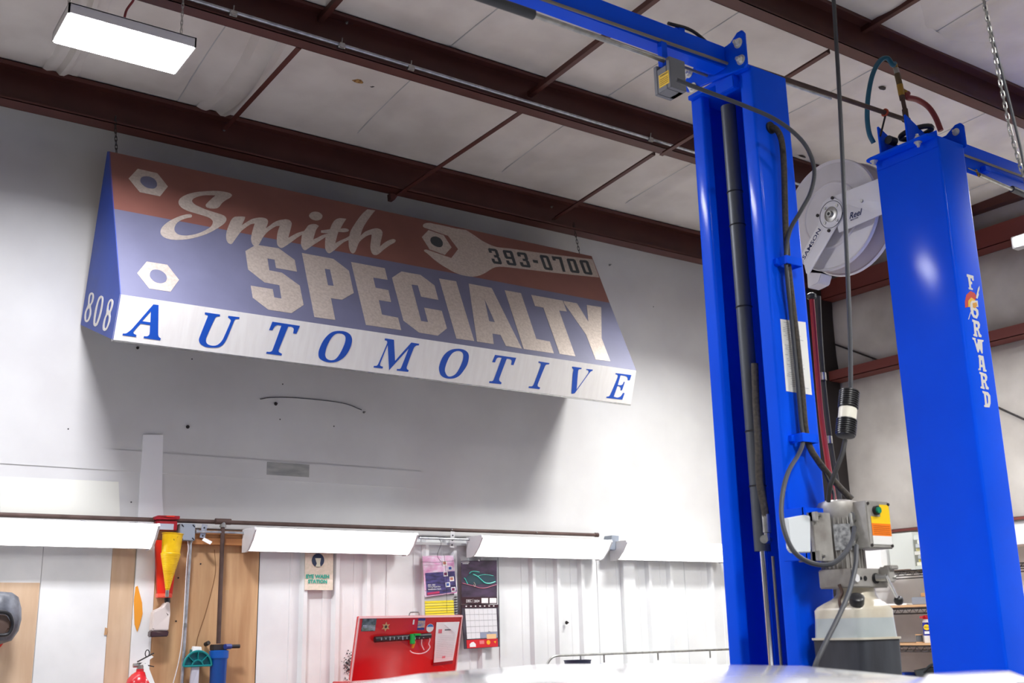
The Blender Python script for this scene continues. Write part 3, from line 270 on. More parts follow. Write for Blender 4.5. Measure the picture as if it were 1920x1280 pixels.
 'automotive': [('S2',[[(1868,-287),(1964,-284),(2061,-281),(2158,-279),(2251,-877),(2345,-1476),(2417,-1911),(2430,-1964),(2451,-2014),(2479,-2056),(2516,-2084),(2560,-2104),(2604,-2124),(2591,-2183),(2579,-2242),(2268,-2239),(1958,-2236),(1650,-2233),(1655,-2179),(1661,-2125),(1725,-2121),(1788,-2117),(1843,-2101),(1888,-2069),(1924,-2026),(1940,-1974),(1932,-1831),(1907,-1644),(1882,-1458),(1702,-1457),(1523,-1456),(1344,-1456),(1231,-1640),(1118,-1823),(1043,-1961),(1046,-2009),(1077,-2051),(1120,-2074),(1177,-2093),(1234,-2113),(1234,-2170),(1235,-2226),(984,-2225),(734,-2224),(485,-2223),(490,-2175),(494,-2128),(552,-2122),(610,-2115),(664,-2098),(718,-2059),(772,-2007),(822,-1953),(874,-1894),(926,-1830),(973,-1763),(1215,-1368),(1541,-829)],[(1798,-684),(1823,-891),(1849,-1099),(1875,-1307),(1720,-1307),(1565,-1307),(1411,-1307),(1540,-1099),(1669,-892)],]),('S2',[[(4841,-312),(5137,-313),(5434,-313),(5733,-314),(5733,-367),(5733,-420),(5673,-432),(5613,-445),(5562,-468),(5521,-506),(5489,-553),(5467,-606),(5373,-945),(5257,-1394),(5175,-1743),(5169,-1823),(5178,-1904),(5197,-1975),(5227,-2031),(5269,-2080),(5321,-2116),(5400,-2144),(5495,-2163),(5589,-2169),(5681,-2162),(5773,-2142),(5857,-2107),(5933,-2052),(6002,-1980),(6061,-1904),(6109,-1825),(6147,-1740),(6176,-1652),(6258,-1348),(6353,-962),(6422,-670),(6433,-599),(6417,-533),(6369,-493),(6302,-457),(6234,-420),(6236,-371),(6237,-321),(6461,-316),(6686,-310),(6911,-305),(6907,-361),(6903,-417),(6833,-426),(6763,-434),(6706,-453),(6669,-487),(6645,-533),(6628,-582),(6554,-901),(6461,-1324),(6380,-1665),(6344,-1784),(6297,-1899),(6239,-2000),(6171,-2082),(6089,-2154),(5996,-2208),(5878,-2246),(5745,-2269),(5610,-2284),(5475,-2295),(5339,-2298),(5213,-2287),(5106,-2259),(5002,-2216),(4916,-2168),(4858,-2116),(4811,-2054),(4778,-1990),(4763,-1926),(4763,-1860),(4771,-1796),(4847,-1429),(4952,-949),(5028,-590),(5042,-527),(5027,-473),(4979,-453),(4910,-441),(4842,-429),(4841,-371)],]),('S2',[[(8956,-288),(9541,-292),(10131,-296),(10728,-301),(10685,-471),(10642,-640),(10600,-810),(10527,-810),(10455,-810),(10383,-810),(10385,-711),(10388,-612),(10373,-533),(10331,-485),(10269,-452),(10202,-434),(10135,-432),(10063,-443),(9991,-454),(9880,-948),(9769,-1441),(9691,-1806),(9673,-1877),(9661,-1950),(9678,-2011),(9741,-2056),(9831,-2090),(9922,-2124),(9911,-2177),(9900,-2229),(9571,-2228),(9245,-2227),(8920,-2226),(8930,-2168),(8941,-2110),(9013,-2110),(9086,-2109),(9150,-2097),(9204,-2069),(9249,-2030),(9276,-1980),(9359,-1574),(9460,-1011),(9561,-448),(9472,-446),(9383,-445),(9306,-454),(9248,-477),(9197,-512),(9155,-556),(9117,-624),(9084,-708),(9052,-792),(8982,-799),(8913,-805),(8844,-812),(8881,-637),(8919,-462)],]),('S2',[[(12250,-1820),(12241,-1723),(12245,-1624),(12260,-1527),(12291,-1380),(12335,-1212),(12390,-1052),(12457,-908),(12537,-770),(12624,-647),(12714,-544),(12816,-452),(12932,-376),(13065,-320),(13212,-281),(13362,-256),(13517,-242),(13675,-242),(13820,-258),(13939,-290),(14052,-340),(14148,-404),(14223,-484),(14281,-577),(14319,-678),(14338,-797),(14339,-928),(14326,-1058),(14300,-1201),(14260,-1352),(14207,-1496),(14139,-1634),(14057,-1766),(13962,-1885),(13855,-1991),(13734,-2084),(13605,-2160),(13467,-2215),(13321,-2253),(13172,-2274),(13017,-2279),(12860,-2268),(12715,-2244),(12589,-2210),(12468,-2160),(12372,-2097),(12310,-2015),(12273,-1918)],[(12696,-1807),(12687,-1669),(12695,-1506),(12717,-1345),(12761,-1166),(12820,-982),(12885,-821),(12945,-710),(13019,-605),(13097,-522),(13172,-472),(13259,-438),(13348,-417),(13441,-408),(13537,-413),(13625,-431),(13708,-463),(13783,-509),(13837,-572),(13869,-668),(13882,-786),(13880,-903),(13861,-1041),(13825,-1190),(13784,-1337),(13736,-1490),(13681,-1643),(13620,-1779),(13559,-1884),(13485,-1982),(13402,-2058),(13308,-2104),(13202,-2129),(13100,-2136),(13004,-2122),(12911,-2090),(12833,-2042),(12770,-1976),(12723,-1894)],]),('S2',[[(16577,-308),(16791,-311),(17005,-313),(17220,-316),(17340,-758),(17461,-1202),(17581,-1647),(17889,-1211),(18198,-773),(18508,-333),(18704,-337),(18901,-341),(19098,-345),(19089,-397),(19080,-449),(19014,-458),(18948,-467),(18890,-491),(18835,-539),(18786,-603),(18755,-674),(18668,-1057),(18568,-1558),(18501,-1933),(18505,-2001),(18538,-2061),(18607,-2100),(18691,-2131),(18678,-2188),(18666,-2244),(18383,-2247),(18101,-2249),(17820,-2252),(17826,-2197),(17831,-2141),(17908,-2139),(17985,-2137),(18047,-2117),(18087,-2068),(18113,-2001),(18131,-1932),(18206,-1610),(18301,-1176),(18397,-741),(18022,-1260),(17649,-1777),(17278,-2292),(17135,-1758),(16992,-1226),(16850,-696),(16745,-1135),(16641,-1573),(16570,-1897),(16562,-1957),(16565,-2019),(16591,-2067),(16648,-2093),(16728,-2107),(16808,-2120),(16796,-2180),(16785,-2239),(16572,-2242),(16361,-2245),(16150,-2247),(16153,-2193),(16156,-2139),(16232,-2130),(16308,-2121),(16371,-2093),(16414,-2031),(16444,-1949),(16467,-1866),(16570,-1485),(16697,-990),(16785,-618),(16787,-538),(16755,-471),(16707,-449),(16642,-439),(16578,-429),(16577,-368)],]),('S2',[[(20958,-1919),(20922,-1834),(20897,-1747),(20886,-1659),(20890,-1521),(20909,-1361),(20942,-1205),(20990,-1057),(21052,-912),(21132,-780),(21231,-663),(21347,-557),(21478,-469),(21628,-399),(21794,-346),(21964,-310),(22141,-289),(22322,-284),(22487,-299),(22626,-333),(22758,-388),(22865,-456),(22939,-537),(22989,-632),(23017,-732),(23035,-883),(23035,-1059),(23012,-1232),(22959,-1396),(22884,-1558),(22800,-1710),(22718,-1852),(22626,-1989),(22518,-2104),(22391,-2192),(22246,-2261),(22091,-2310),(21923,-2340),(21745,-2351),(21577,-2343),(21427,-2317),(21282,-2272),(21160,-2209),(21072,-2123),(21008,-2019)],[(21381,-1871),(21354,-1755),(21356,-1633),(21370,-1513),(21397,-1350),(21439,-1171),(21492,-1005),(21554,-864),(21631,-729),(21719,-619),(21817,-544),(21933,-488),(22048,-452),(22157,-440),(22269,-447),(22367,-471),(22446,-516),(22511,-579),(22555,-652),(22583,-758),(22595,-884),(22592,-1009),(22570,-1157),(22532,-1317),(22484,-1474),(22425,-1642),(22356,-1810),(22274,-1951),(22182,-2044),(22069,-2122),(21957,-2175),(21855,-2202),(21745,-2207),(21645,-2178),(21544,-2101),(21448,-1988)],]),('S2',[[(25052,-349),(25633,-347),(26220,-346),(26812,-345),(26774,-521),(26736,-697),(26698,-872),(26600,-872),(26502,-872),(26505,-772),(26507,-672),(26493,-593),(26427,-530),(26331,-496),(26247,-489),(26149,-493),(26052,-497),(25943,-1006),(25835,-1514),(25761,-1886),(25756,-1969),(25787,-2046),(25844,-2087),(25923,-2125),(26002,-2162),(25996,-2221),(25990,-2279),(25659,-2284),(25329,-2288),(25001,-2292),(25002,-2234),(25002,-2177),(25087,-2168),(25171,-2159),(25240,-2137),(25288,-2094),(25321,-2038),(25341,-1978),(25424,-1580),(25529,-1033),(25634,-486),(25538,-486),(25441,-485),(25360,-496),(25303,-521),(25255,-559),(25220,-605),(25196,-677),(25181,-764),(25166,-851),(25089,-854),(25011,-857),(24933,-860),(24973,-690),(25012,-519)],]),('S2',[[(28745,-360),(29056,-364),(29368,-369),(29682,-373),(29674,-465),(29585,-480),(29495,-495),(29425,-522),(29383,-568),(29361,-625),(29346,-684),(29247,-1068),(29123,-1575),(29037,-1956),(29034,-2030),(29070,-2095),(29129,-2124),(29210,-2146),(29291,-2167),(29276,-2228),(29261,-2289),(28948,-2290),(28636,-2291),(28325,-2292),(28322,-2183),(28417,-2175),(28512,-2167),(28590,-2146),(28642,-2105),(28677,-2051),(28698,-1992),(28792,-1582),(28906,-1039),(28984,-631),(28980,-556),(28940,-493),(28884,-471),(28810,-458),(28737,-446)],]),('S2',[[(31741,-384),(32018,-384),(32296,-384),(32575,-385),(32583,-467),(32499,-485),(32416,-504),(32355,-532),(32325,-601),(32330,-681),(32376,-1027),(32445,-1502),(32514,-1977),(32798,-1501),(33084,-1023),(33280,-671),(33284,-581),(33238,-505),(33144,-483),(33029,-480),(33047,-404),(33240,-402),(33433,-399),(33627,-397),(33606,-488),(33513,-519),(33439,-565),(33159,-1011),(32785,-1635),(32412,-2256),(32330,-2280),(32248,-2304),(32183,-2318),(32115,-2286),(32032,-1773),(31950,-1262),(31892,-876),(31889,-772),(31893,-669),(31881,-586),(31819,-528),(31735,-481)],]),('S2',[[(35793,-400),(36295,-394),(36800,-387),(37310,-381),(37290,-517),(37271,-654),(37252,-791),(37157,-801),(37061,-811),(37038,-739),(37015,-668),(36977,-609),(36916,-568),(36840,-539),(36759,-522),(36621,-513),(36455,-511),(36290,-509),(36260,-754),(36230,-1000),(36200,-1245),(36314,-1245),(36427,-1245),(36521,-1236),(36602,-1202),(36660,-1146),(36683,-1092),(36697,-1028),(36710,-965),(36818,-953),(36782,-1166),(36745,-1380),(36709,-1593),(36630,-1601),(36552,-1609),(36556,-1518),(36539,-1435),(36454,-1371),(36351,-1329),(36272,-1326),(36191,-1336),(36142,-1603),(36092,-1870),(36042,-2137),(36166,-2156),(36290,-2176),(36406,-2176),(36513,-2150),(36612,-2106),(36696,-2047),(36758,-1968),(36806,-1874),(36854,-1779),(37003,-1774),(36971,-1945),(36939,-2117),(36907,-2288),(36388,-2293),(35873,-2299),(35362,-2305),(35375,-2204),(35454,-2194),(35533,-2184),(35599,-2157),(35646,-2099),(35680,-2024),(35705,-1946),(35818,-1555),(35957,-1045),(36052,-661),(36044,-581),(35996,-517),(35899,-496),(35784,-490)],]),],
 'number': [('S3',[[(1513,8548),(1287,8638),(1113,8739),(1033,8825),(981,8920),(962,9007),(982,9095),(1035,9181),(1116,9256),(1254,9303),(1423,9340),(1527,9398),(1507,9497),(1423,9617),(1356,9732),(1330,9835),(1321,9934),(1348,10022),(1422,10106),(1532,10181),(1665,10233),(1815,10254),(2007,10256),(2199,10234),(2393,10177),(2586,10094),(2729,10013),(2830,9916),(2894,9810),(2927,9712),(2933,9615),(2908,9521),(2853,9436),(2748,9360),(2611,9292),(2493,9233),(2418,9197),(2344,9161),(2296,9116),(2283,9042),(2291,8953),(2292,8865),(2280,8770),(2260,8671),(2218,8590),(2152,8538),(2057,8495),(1945,8474),(1746,8492)],[(1596,8630),(1357,8777),(1338,8854),(1348,8942),(1378,9021),(1429,9091),(1502,9154),(1585,9196),(1737,9209),(1894,9178),(1940,9117),(1958,9032),(1960,8952),(1951,8864),(1927,8773),(1879,8701),(1804,8662),(1697,8634)],[(1932,9419),(1828,9474),(1755,9561),(1715,9640),(1699,9733),(1712,9832),(1756,9921),(1843,9999),(1963,10068),(2082,10109),(2407,10050),(2474,9970),(2520,9865),(2537,9767),(2530,9664),(2496,9561),(2420,9483),(2280,9438),(2090,9412)],]),('S3',[[(-738,9343),(-912,9401),(-1079,9481),(-1194,9557),(-1263,9650),(-1294,9751),(-1299,9845),(-1277,10007),(-1227,10195),(-1157,10369),(-1071,10512),(-961,10649),(-839,10769),(-714,10869),(-565,10962),(-407,11024),(-264,11037),(-74,11028),(107,11000),(355,10907),(531,10796),(592,10700),(615,10593),(618,10490),(604,10356),(570,10209),(516,10067),(430,9913),(322,9757),(200,9617),(75,9501),(-72,9394),(-228,9321),(-367,9306),(-556,9314)],[(-773,9474),(-899,9543),(-960,9636),(-967,9740),(-948,9865),(-912,9985),(-849,10124),(-764,10271),(-669,10406),(-564,10521),(-443,10631),(-324,10722),(-223,10783),(-106,10838),(-1,10865),(205,10754),(223,10661),(216,10545),(193,10433),(138,10271),(61,10087),(-30,9921),(-126,9786),(-242,9658),(-366,9561),(-487,9513),(-642,9480)],]),('S3',[[(-3035,10150),(-3196,10203),(-3352,10279),(-3462,10352),(-3524,10430),(-3548,10512),(-3548,10588),(-3523,10668),(-3473,10748),(-3408,10823),(-3311,10891),(-3198,10954),(-3123,11023),(-3127,11101),(-3166,11189),(-3187,11272),(-3171,11376),(-3136,11488),(-3067,11591),(-2953,11683),(-2807,11765),(-2653,11820),(-2519,11836),(-2344,11834),(-2171,11811),(-1995,11758),(-1820,11685),(-1702,11613),(-1637,11519),(-1615,11415),(-1623,11318),(-1662,11213),(-1732,11107),(-1820,11011),(-1938,10935),(-2078,10866),(-2181,10806),(-2211,10745),(-2217,10677),(-2226,10587),(-2238,10477),(-2276,10377),(-2347,10289),(-2443,10210),(-2561,10155),(-2695,10133),(-2867,10130)],[(-2993,10248),(-3159,10370),(-3167,10439),(-3153,10519),(-3122,10594),(-3070,10666),(-3000,10732),(-2926,10778),(-2680,10775),(-2626,10720),(-2588,10642),(-2573,10571),(-2586,10499),(-2624,10426),(-2683,10364),(-2776,10311),(-2892,10266)],[(-2638,10979),(-2718,11033),(-2788,11111),(-2827,11182),(-2830,11266),(-2804,11355),(-2757,11437),(-2681,11523),(-2581,11604),(-2474,11661),(-2308,11680),(-2130,11656),(-2063,11600),(-2020,11522),(-2006,11450),(-2028,11358),(-2078,11258),(-2139,11169),(-2203,11099),(-2283,11035),(-2367,10990),(-2494,10965)],]),],
 'forward': [('S4',[[(868,-3165),(1394,-3169),(1369,-3416),(1246,-3425),(1240,-3322),(1109,-3332),(1113,-3487),(1202,-3502),(1196,-3618),(1100,-3634),(1081,-3809),(1189,-3821),(1189,-3907),(865,-3913),(864,-3833),(934,-3804),(928,-3316),(842,-3284)],]),('S4',[[(809,-4823),(1154,-4714),(1402,-4848),(1399,-5077),(1211,-5303),(939,-5286),(794,-5109)],[(1021,-4905),(1199,-4936),(1233,-5073),(1119,-5175),(1005,-5106)],]),('S4',[[(826,-5387),(1322,-5429),(1405,-5559),(1328,-5740),(1221,-5811),(1303,-6026),(1410,-6085),(1360,-6187),(1157,-6186),(1126,-5909),(1019,-5896),(1041,-6090),(1075,-6141),(1042,-6213),(744,-6197),(752,-6117),(849,-6087),(889,-5519),(804,-5492)],[(1037,-5555),(1195,-5589),(1183,-5732),(1034,-5741)],]),('S4',[[(851,-7883),(1342,-7938),(1423,-8067),(1348,-8241),(1241,-8308),(1322,-8519),(1428,-8579),(1379,-8678),(1179,-8672),(1148,-8400),(1042,-8384),(1064,-8574),(1098,-8625),(1064,-8695),(770,-8671),(778,-8594),(874,-8567),(914,-8014),(829,-7985)],[(1060,-8052),(1216,-8090),(1204,-8229),(1056,-8234)],]),('S4',[[(634,-6284),(907,-6287),(862,-6366),(935,-6580),(1032,-6427),(1019,-6317),(1521,-6296),(1484,-6379),(1385,-6409),(1312,-6951),(1211,-6992),(1107,-6753),(988,-6964),(898,-6958),(746,-6398),(641,-6378)],]),('S4',[[(963,-7078),(1327,-7089),(1352,-7726),(1440,-7743),(1402,-7831),(1145,-7833),(1167,-7647),(1004,-7644),(966,-7815),(782,-7825),(800,-7746),(879,-7714),(951,-7218),(898,-7169)],[(1076,-7314),(1142,-7306),(1157,-7527),(1047,-7529)],]),('S4',[[(882,-8780),(1313,-8806),(1463,-8955),(1400,-9317),(1263,-9521),(877,-9542),(848,-9469),(950,-9415),(971,-8912),(878,-8878)],[(1124,-8918),(1251,-9004),(1226,-9280),(1108,-9400)],]),],
 'crest_red': [('S4',[[(386,-4886),(420,-4598),(616,-4227),(988,-3985),(1301,-4033),(1448,-4211),(1272,-4382),(967,-4298),(695,-4499),(608,-4825)],]),],
 'crest_yellow': [('S4',[[(627,-4822),(693,-4511),(967,-4298),(1272,-4382),(1205,-4478),(980,-4456),(822,-4594),(778,-4799)],]),],
 'crest_white': [('S4',[[(787,-4798),(829,-4604),(978,-4462),(1457,-4382),(1444,-4699),(1148,-4744),(860,-5014),(778,-4970)],]),('S4',[[(497,-5434),(766,-5028),(800,-5040),(542,-5439)],]),('S4',[[(1345,-4256),(1648,-3718),(1774,-3611),(1725,-3792),(1599,-3986),(1618,-4069),(1457,-4296)],]),],
 'crest_face': [('S4',[[(1009,-4577),(1323,-4489),(1367,-4625),(1183,-4796),(999,-4795)],]),],
}

def lettering(word, name, m, parent, lift=0.0012, off=0.0004):
    out = []
    for pl, cs in LET[word]:
        p0, U, W, N = [Vector(v) for v in PLN[pl]]
        P = [[p0+U*(u*1e-4)+W*(v*1e-4)+N*off for u, v in c] for c in cs]
        mb = MB(); mb.prism(P[0], N*lift, P[1:]); out.append(mb.build(name, m, parent))
    return out
def bolt(mb, c, ax, r=0.012, h=0.012):
    c = Vector(c); ax = Vector(ax).normalized()
    mb.cyl(c, c+ax*0.003, r*1.5, 14); mb.cyl(c, c+ax*h, r, 6); mb.cyl(c, c+ax*(h+0.012), r*0.55, 8)
def round_path(pts, r, n=4):
    P = [Vector((x, y, 0)) for x, y in pts]; out = [P[0]]
    for i in range(1, len(P)-1):
        a, b, c = P[i-1:i+2]; d1 = (a-b).normalized(); d2 = (c-b).normalized()
        rr = min(r, (a-b).length*0.45, (c-b).length*0.45)
        p1 = b+d1*rr; p2 = b+d2*rr
        for k in range(n+1):
            t = k/n; out.append((1-t)**2*p1+2*t*(1-t)*b+t*t*p2)
    out.append(P[-1]); return out
def channel(mb, pts, th, z0, z1, r=0.02):
    """open sheet section: the outer path in x,y, thickened inward by th and extruded in z"""
    P = round_path(pts, r); n = len(P); inner = []
    for i in range(n):
        d = (P[min(i+1, n-1)]-P[max(i-1, 0)]).normalized(); inner.append(P[i]+Vector((-d.y, d.x, 0))*th)
    poly = P+inner[::-1]; m = len(poly); vs = [(p.x, p.y, z) for z in (z0, z1) for p in poly]
    fs = [(i, (i+1) % m, m+(i+1) % m, m+i) for i in range(m)]
    for i in range(n-1):
        a, b, c, d = i, i+1, m-2-i, m-1-i
        fs += [(a, b, c, d), (a+m, d+m, c+m, b+m)]
    return mb.add(vs, fs)

# ================================================================== SETTING
CZ = lambda y: 4.925+(6.6-y)*0.0417
struct('floor', MB().box(XL, YF, -0.1, XB, YW, 0.0), CONC)
# --- back wall: upper insulated board, ledge seams, patches
wb = struct('wall_back', MB().box(XL, YW, 2.262, XB+0.1, YW+0.1, 5.4), WALL)
MB().box(XL, YW+0.06, 0, XB, YW+0.1, 2.262).build('lower_backing', WALLG, wb)
m = MB(); m.box(XL, YW-0.012, 2.268, XB, YW, 2.285); m.build('edge_trim', WALL, wb)
MB().box(XL, YW-0.006, 2.60, 3.95, YW+0.001, 2.725).build('batten_strip', WALL, wb)
MB().box(2.78, YW-0.008, 2.632, 3.08, YW-0.0055, 2.716).build('grime_patch', mat('grime', (176, 176, 172), 0.8, var=1, col2=(150, 152, 150), scale=9, stretch=(1, 1, 4)), wb)
MB().prism([(1.966, 6.86, 2.83), (2.088, 6.86, 2.84), (2.103, 6.86, 2.474), (2.133, 6.86, 2.231), (1.965, 6.86, 2.226), (1.964, 6.86, 2.549)], (0, -0.009, 0)).build('paint_patch', mat('paint_fresh', (246, 246, 248), 0.6), wb)
MB().prism([(1.173, 6.86, 2.525), (1.837, 6.86, 2.532), (1.862, 6.86, 2.302), (1.193, 6.86, 2.298)], (0, -0.005, 0)).build('paint_patch', mat('cream_paint', (240, 240, 230), 0.6), wb)
for c, r in [((2.829, 6.86, 3.11), .014), ((2.243, 6.86, 2.904), .014), ((3.485, 6.86, 3.113), .010), ((1.898, 6.86, 3.378), .011), ((5.795, 6.86, 4.603), .010), ((5.178, 6.82, 1.66), .016)]:
    b = MB(); bolt(b, c, (0, -1, 0), r*0.55, 0.014); b.build('wall_bolt', DARKIRON if r > .0105 else ZINC, wb)
for c in [(1.523, 6.86, 2.83), (1.921, 6.86, 2.413), (3.258, 6.86, 2.995), (2.247, 6.86, 3.348), (2.874, 6.86, 3.25), (6.268, 6.86, 4.304), (2.23, 6.86, 2.709), (2.863, 6.86, 3.008)]:
    MB().cyl(Vector(c)+Vector((0, -0.002, 0)), c, 0.0045, 8).build('screw_hole', BLACK, wb)
MB().tube([(2.716, 6.852, 3.13), (2.798, 6.852, 3.149), (2.989, 6.852, 3.165), (3.307, 6.852, 3.163), (3.464, 6.852, 3.128)], 0.003, 6).build('loose_wire', CABLE, wb)
# lower wall: painted boards, plywood, corrugated sheets
ZT = 2.262
def board(name, x0, x1, y, m, z0=0.0, z1=ZT, th=0.02): return MB().box(x0, y, z0, x1, y+th, z1).build(name, m, wb, bevel=0.002)
board('painted_board', XL, 1.436, 6.842, WPAINT, z1=2.24); board('bare_board', XL, 1.434, 6.838, PLY2, z0=0, z1=1.93, th=0.01)
board('painted_board', 1.438, 1.826, 6.842, WPAINT); board('bare_board', 1.828, 1.966, 6.846, PLY2)
board('painted_board', 1.968, 2.085, 6.836, WPAINT); board('plywood_sheet', 2.087, 2.745, 6.84, PLY)
MB().box(2.2, 6.80, 2.165, 2.72, 6.84, 2.255).build('lumber_cleat', LUMBER, wb, bevel=0.003)
m = MB(); m.prism([(1.972, 6.834, 1.909), (1.984, 6.834, 1.915), (2.016, 6.834, 1.816), (2.023, 6.834, 1.754), (2.011, 6.834, 1.692), (1.998, 6.834, 1.65), (1.98, 6.834, 1.693), (1.967, 6.834, 1.831)], (0, -0.004, 0)); m.build('torn_patch', mat('orange_foam', (236, 156, 44), 0.8), wb)
m = MB(); m.prism([(1.813, 6.84, 1.677), (1.829, 6.84, 1.671), (1.825, 6.84, 1.635), (1.81, 6.84, 1.635)], (0, -0.004, 0)); m.build('torn_patch', PLY, wb)
m = MB(); m.tube([(2.446, 6.836, 2.139), (2.459, 6.836, 2.008), (2.438, 6.836, 1.878), (2.407, 6.836, 1.75), (2.37, 6.836, 1.624), (2.357, 6.836, 1.555)], 0.0016, 5); m.build('crack', mat('crack_dark', (120, 80, 48), 0.9), wb)
for c in [(2.228, 6.84, 1.964), (2.229, 6.84, 1.708), (2.363, 6.84, 2.05)]: MB().cyl(c, Vector(c)+Vector((0, -0.003, 0)), 0.005, 8).build('screw_hole', BLACK, wb)
RP = 0.2285; X0 = 4.655-RP*8   # rib positions
def corr(x0, x1, ribs):
    pr = [(x0, 0)]
    for r in ribs:
        pr += [(r-.10, 0), (r-.096, .003), (r-.088, .003), (r-.084, 0), (r-.030, 0), (r-.013, .032), (r+.013, .032), (r+.030, 0)]
    pr += [(x1, 0)]
    for k in (range(0)): pass
    m = MB(); y0 = 6.84
    vs = [(x, y0-d, z) for z in (0, ZT-0.004) for x, d in pr]+[(x, y0-d+0.004, z) for z in (0, ZT-0.004) for x, d in pr]; n = len(pr)
    fs = []
    for i in range(n-1): fs += [(i, i+1, n+i+1, n+i), (2*n+i, 3*n+i, 3*n+i+1, 2*n+i+1), (n+i, n+i+1, 3*n+i+1, 3*n+i)]
    m.add(vs, fs); return m.build('metal_panel', CORR, wb)
x = 2.75
while x < XB-0.1:
    x1 = min(x+0.92, XB)
    ribs = [X0+RP*k for k in range(40) if x+.11 < X0+RP*k < x1-.04]
    corr(x, x1, ribs); 
    MB().tube([(x1-.004, 6.836, 0.0), (x1-.004, 6.836, ZT-.01)], 0.004, 6, 0).build('panel_seam', CORR, wb)
    x = x1
MB().box(5.74, 6.80, 0, 5.86, 6.845, ZT).build('post_strip', CORR, wb, bevel=0.004)
MB().box(2.76, 6.805, 2.205, XB, 6.83, 2.222).build('top_rail', WALLG, wb)
for i, c in enumerate([(4.155, 6.8, 2.314), (4.9, 6.8, 2.318)]):
    b = MB(); bolt(b, c, (0, -1, 0), 0.008, 0.01); b.build('panel_screw', ZINC, wb)
# --- right wall with girts and blanket
wr = struct('wall_right', MB().box(XB+0.02, YF, 0, XB+0.12, YW, 5.9), BLANKETW)
yy = YW
bands = [(0.0, 2.36), (2.40, 3.79), (3.87, 4.58), (4.80, 5.4)]
for z0, z1 in bands:
    yy = YW-0.05
    while yy > -1:
        y1 = yy-1.21
        # slightly pillowed blanket panel
        m = MB(); n = 8; vs = []; fs = []
        for i in range(n+1):
            for j in range(n+1):
                u, v = i/n, j/n; bul = 0.045*(1-abs(2*u-1)**4)*(1-abs(2*v-1)**6)
                vs.append((XB+0.008-bul, yy+(y1-yy)*u, z0+(z1-z0)*v))
        for i in range(n):
            for j in range(n): a = i*(n+1)+j; fs.append((a, a+1, a+n+2, a+n+1))
        m.add(vs, fs); m.build('blanket_panel', BLANKETW if z0 > 1 else WPAINT, wr, smooth=True); yy = y1
for z0, z1, d in [(4.575, 4.80, 0.165), (3.788, 3.905, 0.165)]:
    # Z girt: web flat out from the wall, hanging front flange
    m = MB(); m.box(XB-d, -3, z0, XB, YW-.15, z0+.006); m.box(XB-d, -3, z0, XB-d+.006, YW-.15, z0+(z1-z0)*0.72); m.box(XB-d, -3, z0+(z1-z0)*0.72, XB, YW-.15, z0+(z1-z0)*0.72+.006)
    m.build('girt', IRON2, wr)
m = MB(); m.box(XB-.12, -3, 4.925, XB+.02, YW-.1, 5.05); m.build('rake_beam', IRON, wr)
MB().box(XB-.03, -3, 2.372, XB+.01, YW-.1, 2.392).build('trim_strip', IRON2, wr)
MB().cyl((8.25, 6.738, 4.257), (8.25, 6.071, 3.893), 0.008, 8).build('brace_rod', DARKIRON, wr)
MB().cyl((8.25, 5.317, 3.479), (8.25, 3.932, 2.593), 0.008, 8).build('brace_rod', DARKIRON, wr)
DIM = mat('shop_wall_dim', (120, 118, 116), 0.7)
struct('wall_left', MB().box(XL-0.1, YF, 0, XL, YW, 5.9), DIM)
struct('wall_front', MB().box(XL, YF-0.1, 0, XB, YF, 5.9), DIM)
struct('trim_1', MB().box(8.08, 6.56, 0, 8.28, 6.78, 4.98), DARKIRON)      # corner steel column
# --- ceiling blanket with sags
ce = None
m = MB(); nx, ny = 120, 60; xs = [XL+(XB-XL)*i/nx for i in range(nx+1)]; ys = [YF+(YW-YF)*j/ny for j in range(ny+1)]
m.box(XL, YF, 5.55, XB, YW, 5.6)
ce = struct('ceiling', m, BLANKET)
PUR = [6.6, 5.14, 3.64, 2.14, 0.64, -0.86, -2.36, -3.86]
SEAM = [0.72, 1.93, 3.14, 4.35, 5.56, 6.77, 7.9, -0.5, -1.7]
def sagz(x, y, y0, y1):
    u = (y-y1)/(y0-y1); b = math.sin(PI*min(max(u, 0), 1))
    z = CZ(y)-0.018*b*(0.7+0.6*math.sin(x*2.1+y0)*math.sin(x*0.9+1.3*y0))
    for s in SEAM:
        if y0 > 6.7 and y > 6.42: return max(z, 4.932)
        d = abs(x-s-0.03*math.sin(y*2))
        if d < .25: z += 0.016*math.exp(-(d/0.06)**2)*(0.5+b)-0.012*math.exp(-((d-.11)/0.06)**2)*b
    return z
for k in range(len(PUR)-1):
    y0, y1 = PUR[k], PUR[k+1]
    if k == 0: y0 = YW+0.02
    m = MB(); nx = 330 if k < 3 else 60; ny = 12; vs = []; fs = []
    for j in range(ny+1):
        y = y0+(y1-y0)*j/ny
        for i in range(nx+1):
            x = XL+(XB+.05-XL)*i/nx; vs.append((x, y, sagz(x, y, y0, y1)))
    for j in range(ny):
        for i in range(nx): a = j*(nx+1)+i; fs.append((a, a+1, a+nx+2, a+nx+1))
    m.add(vs, fs); m.build('blanket_panel', BLANKET, ce, smooth=True)
    if k < 3:
        for s in SEAM[:7]:
            pts = [(s+0.03*math.sin(y*2), y, sagz(s+0.03*math.sin(y*2), y, y0, y1)-0.002) for y in [y0+(y1-y0)*j/10 for j in range(11)]]
            MB().tube(pts, 0.0045, 5, 0).build('blanket_seam', WALLG, ce)
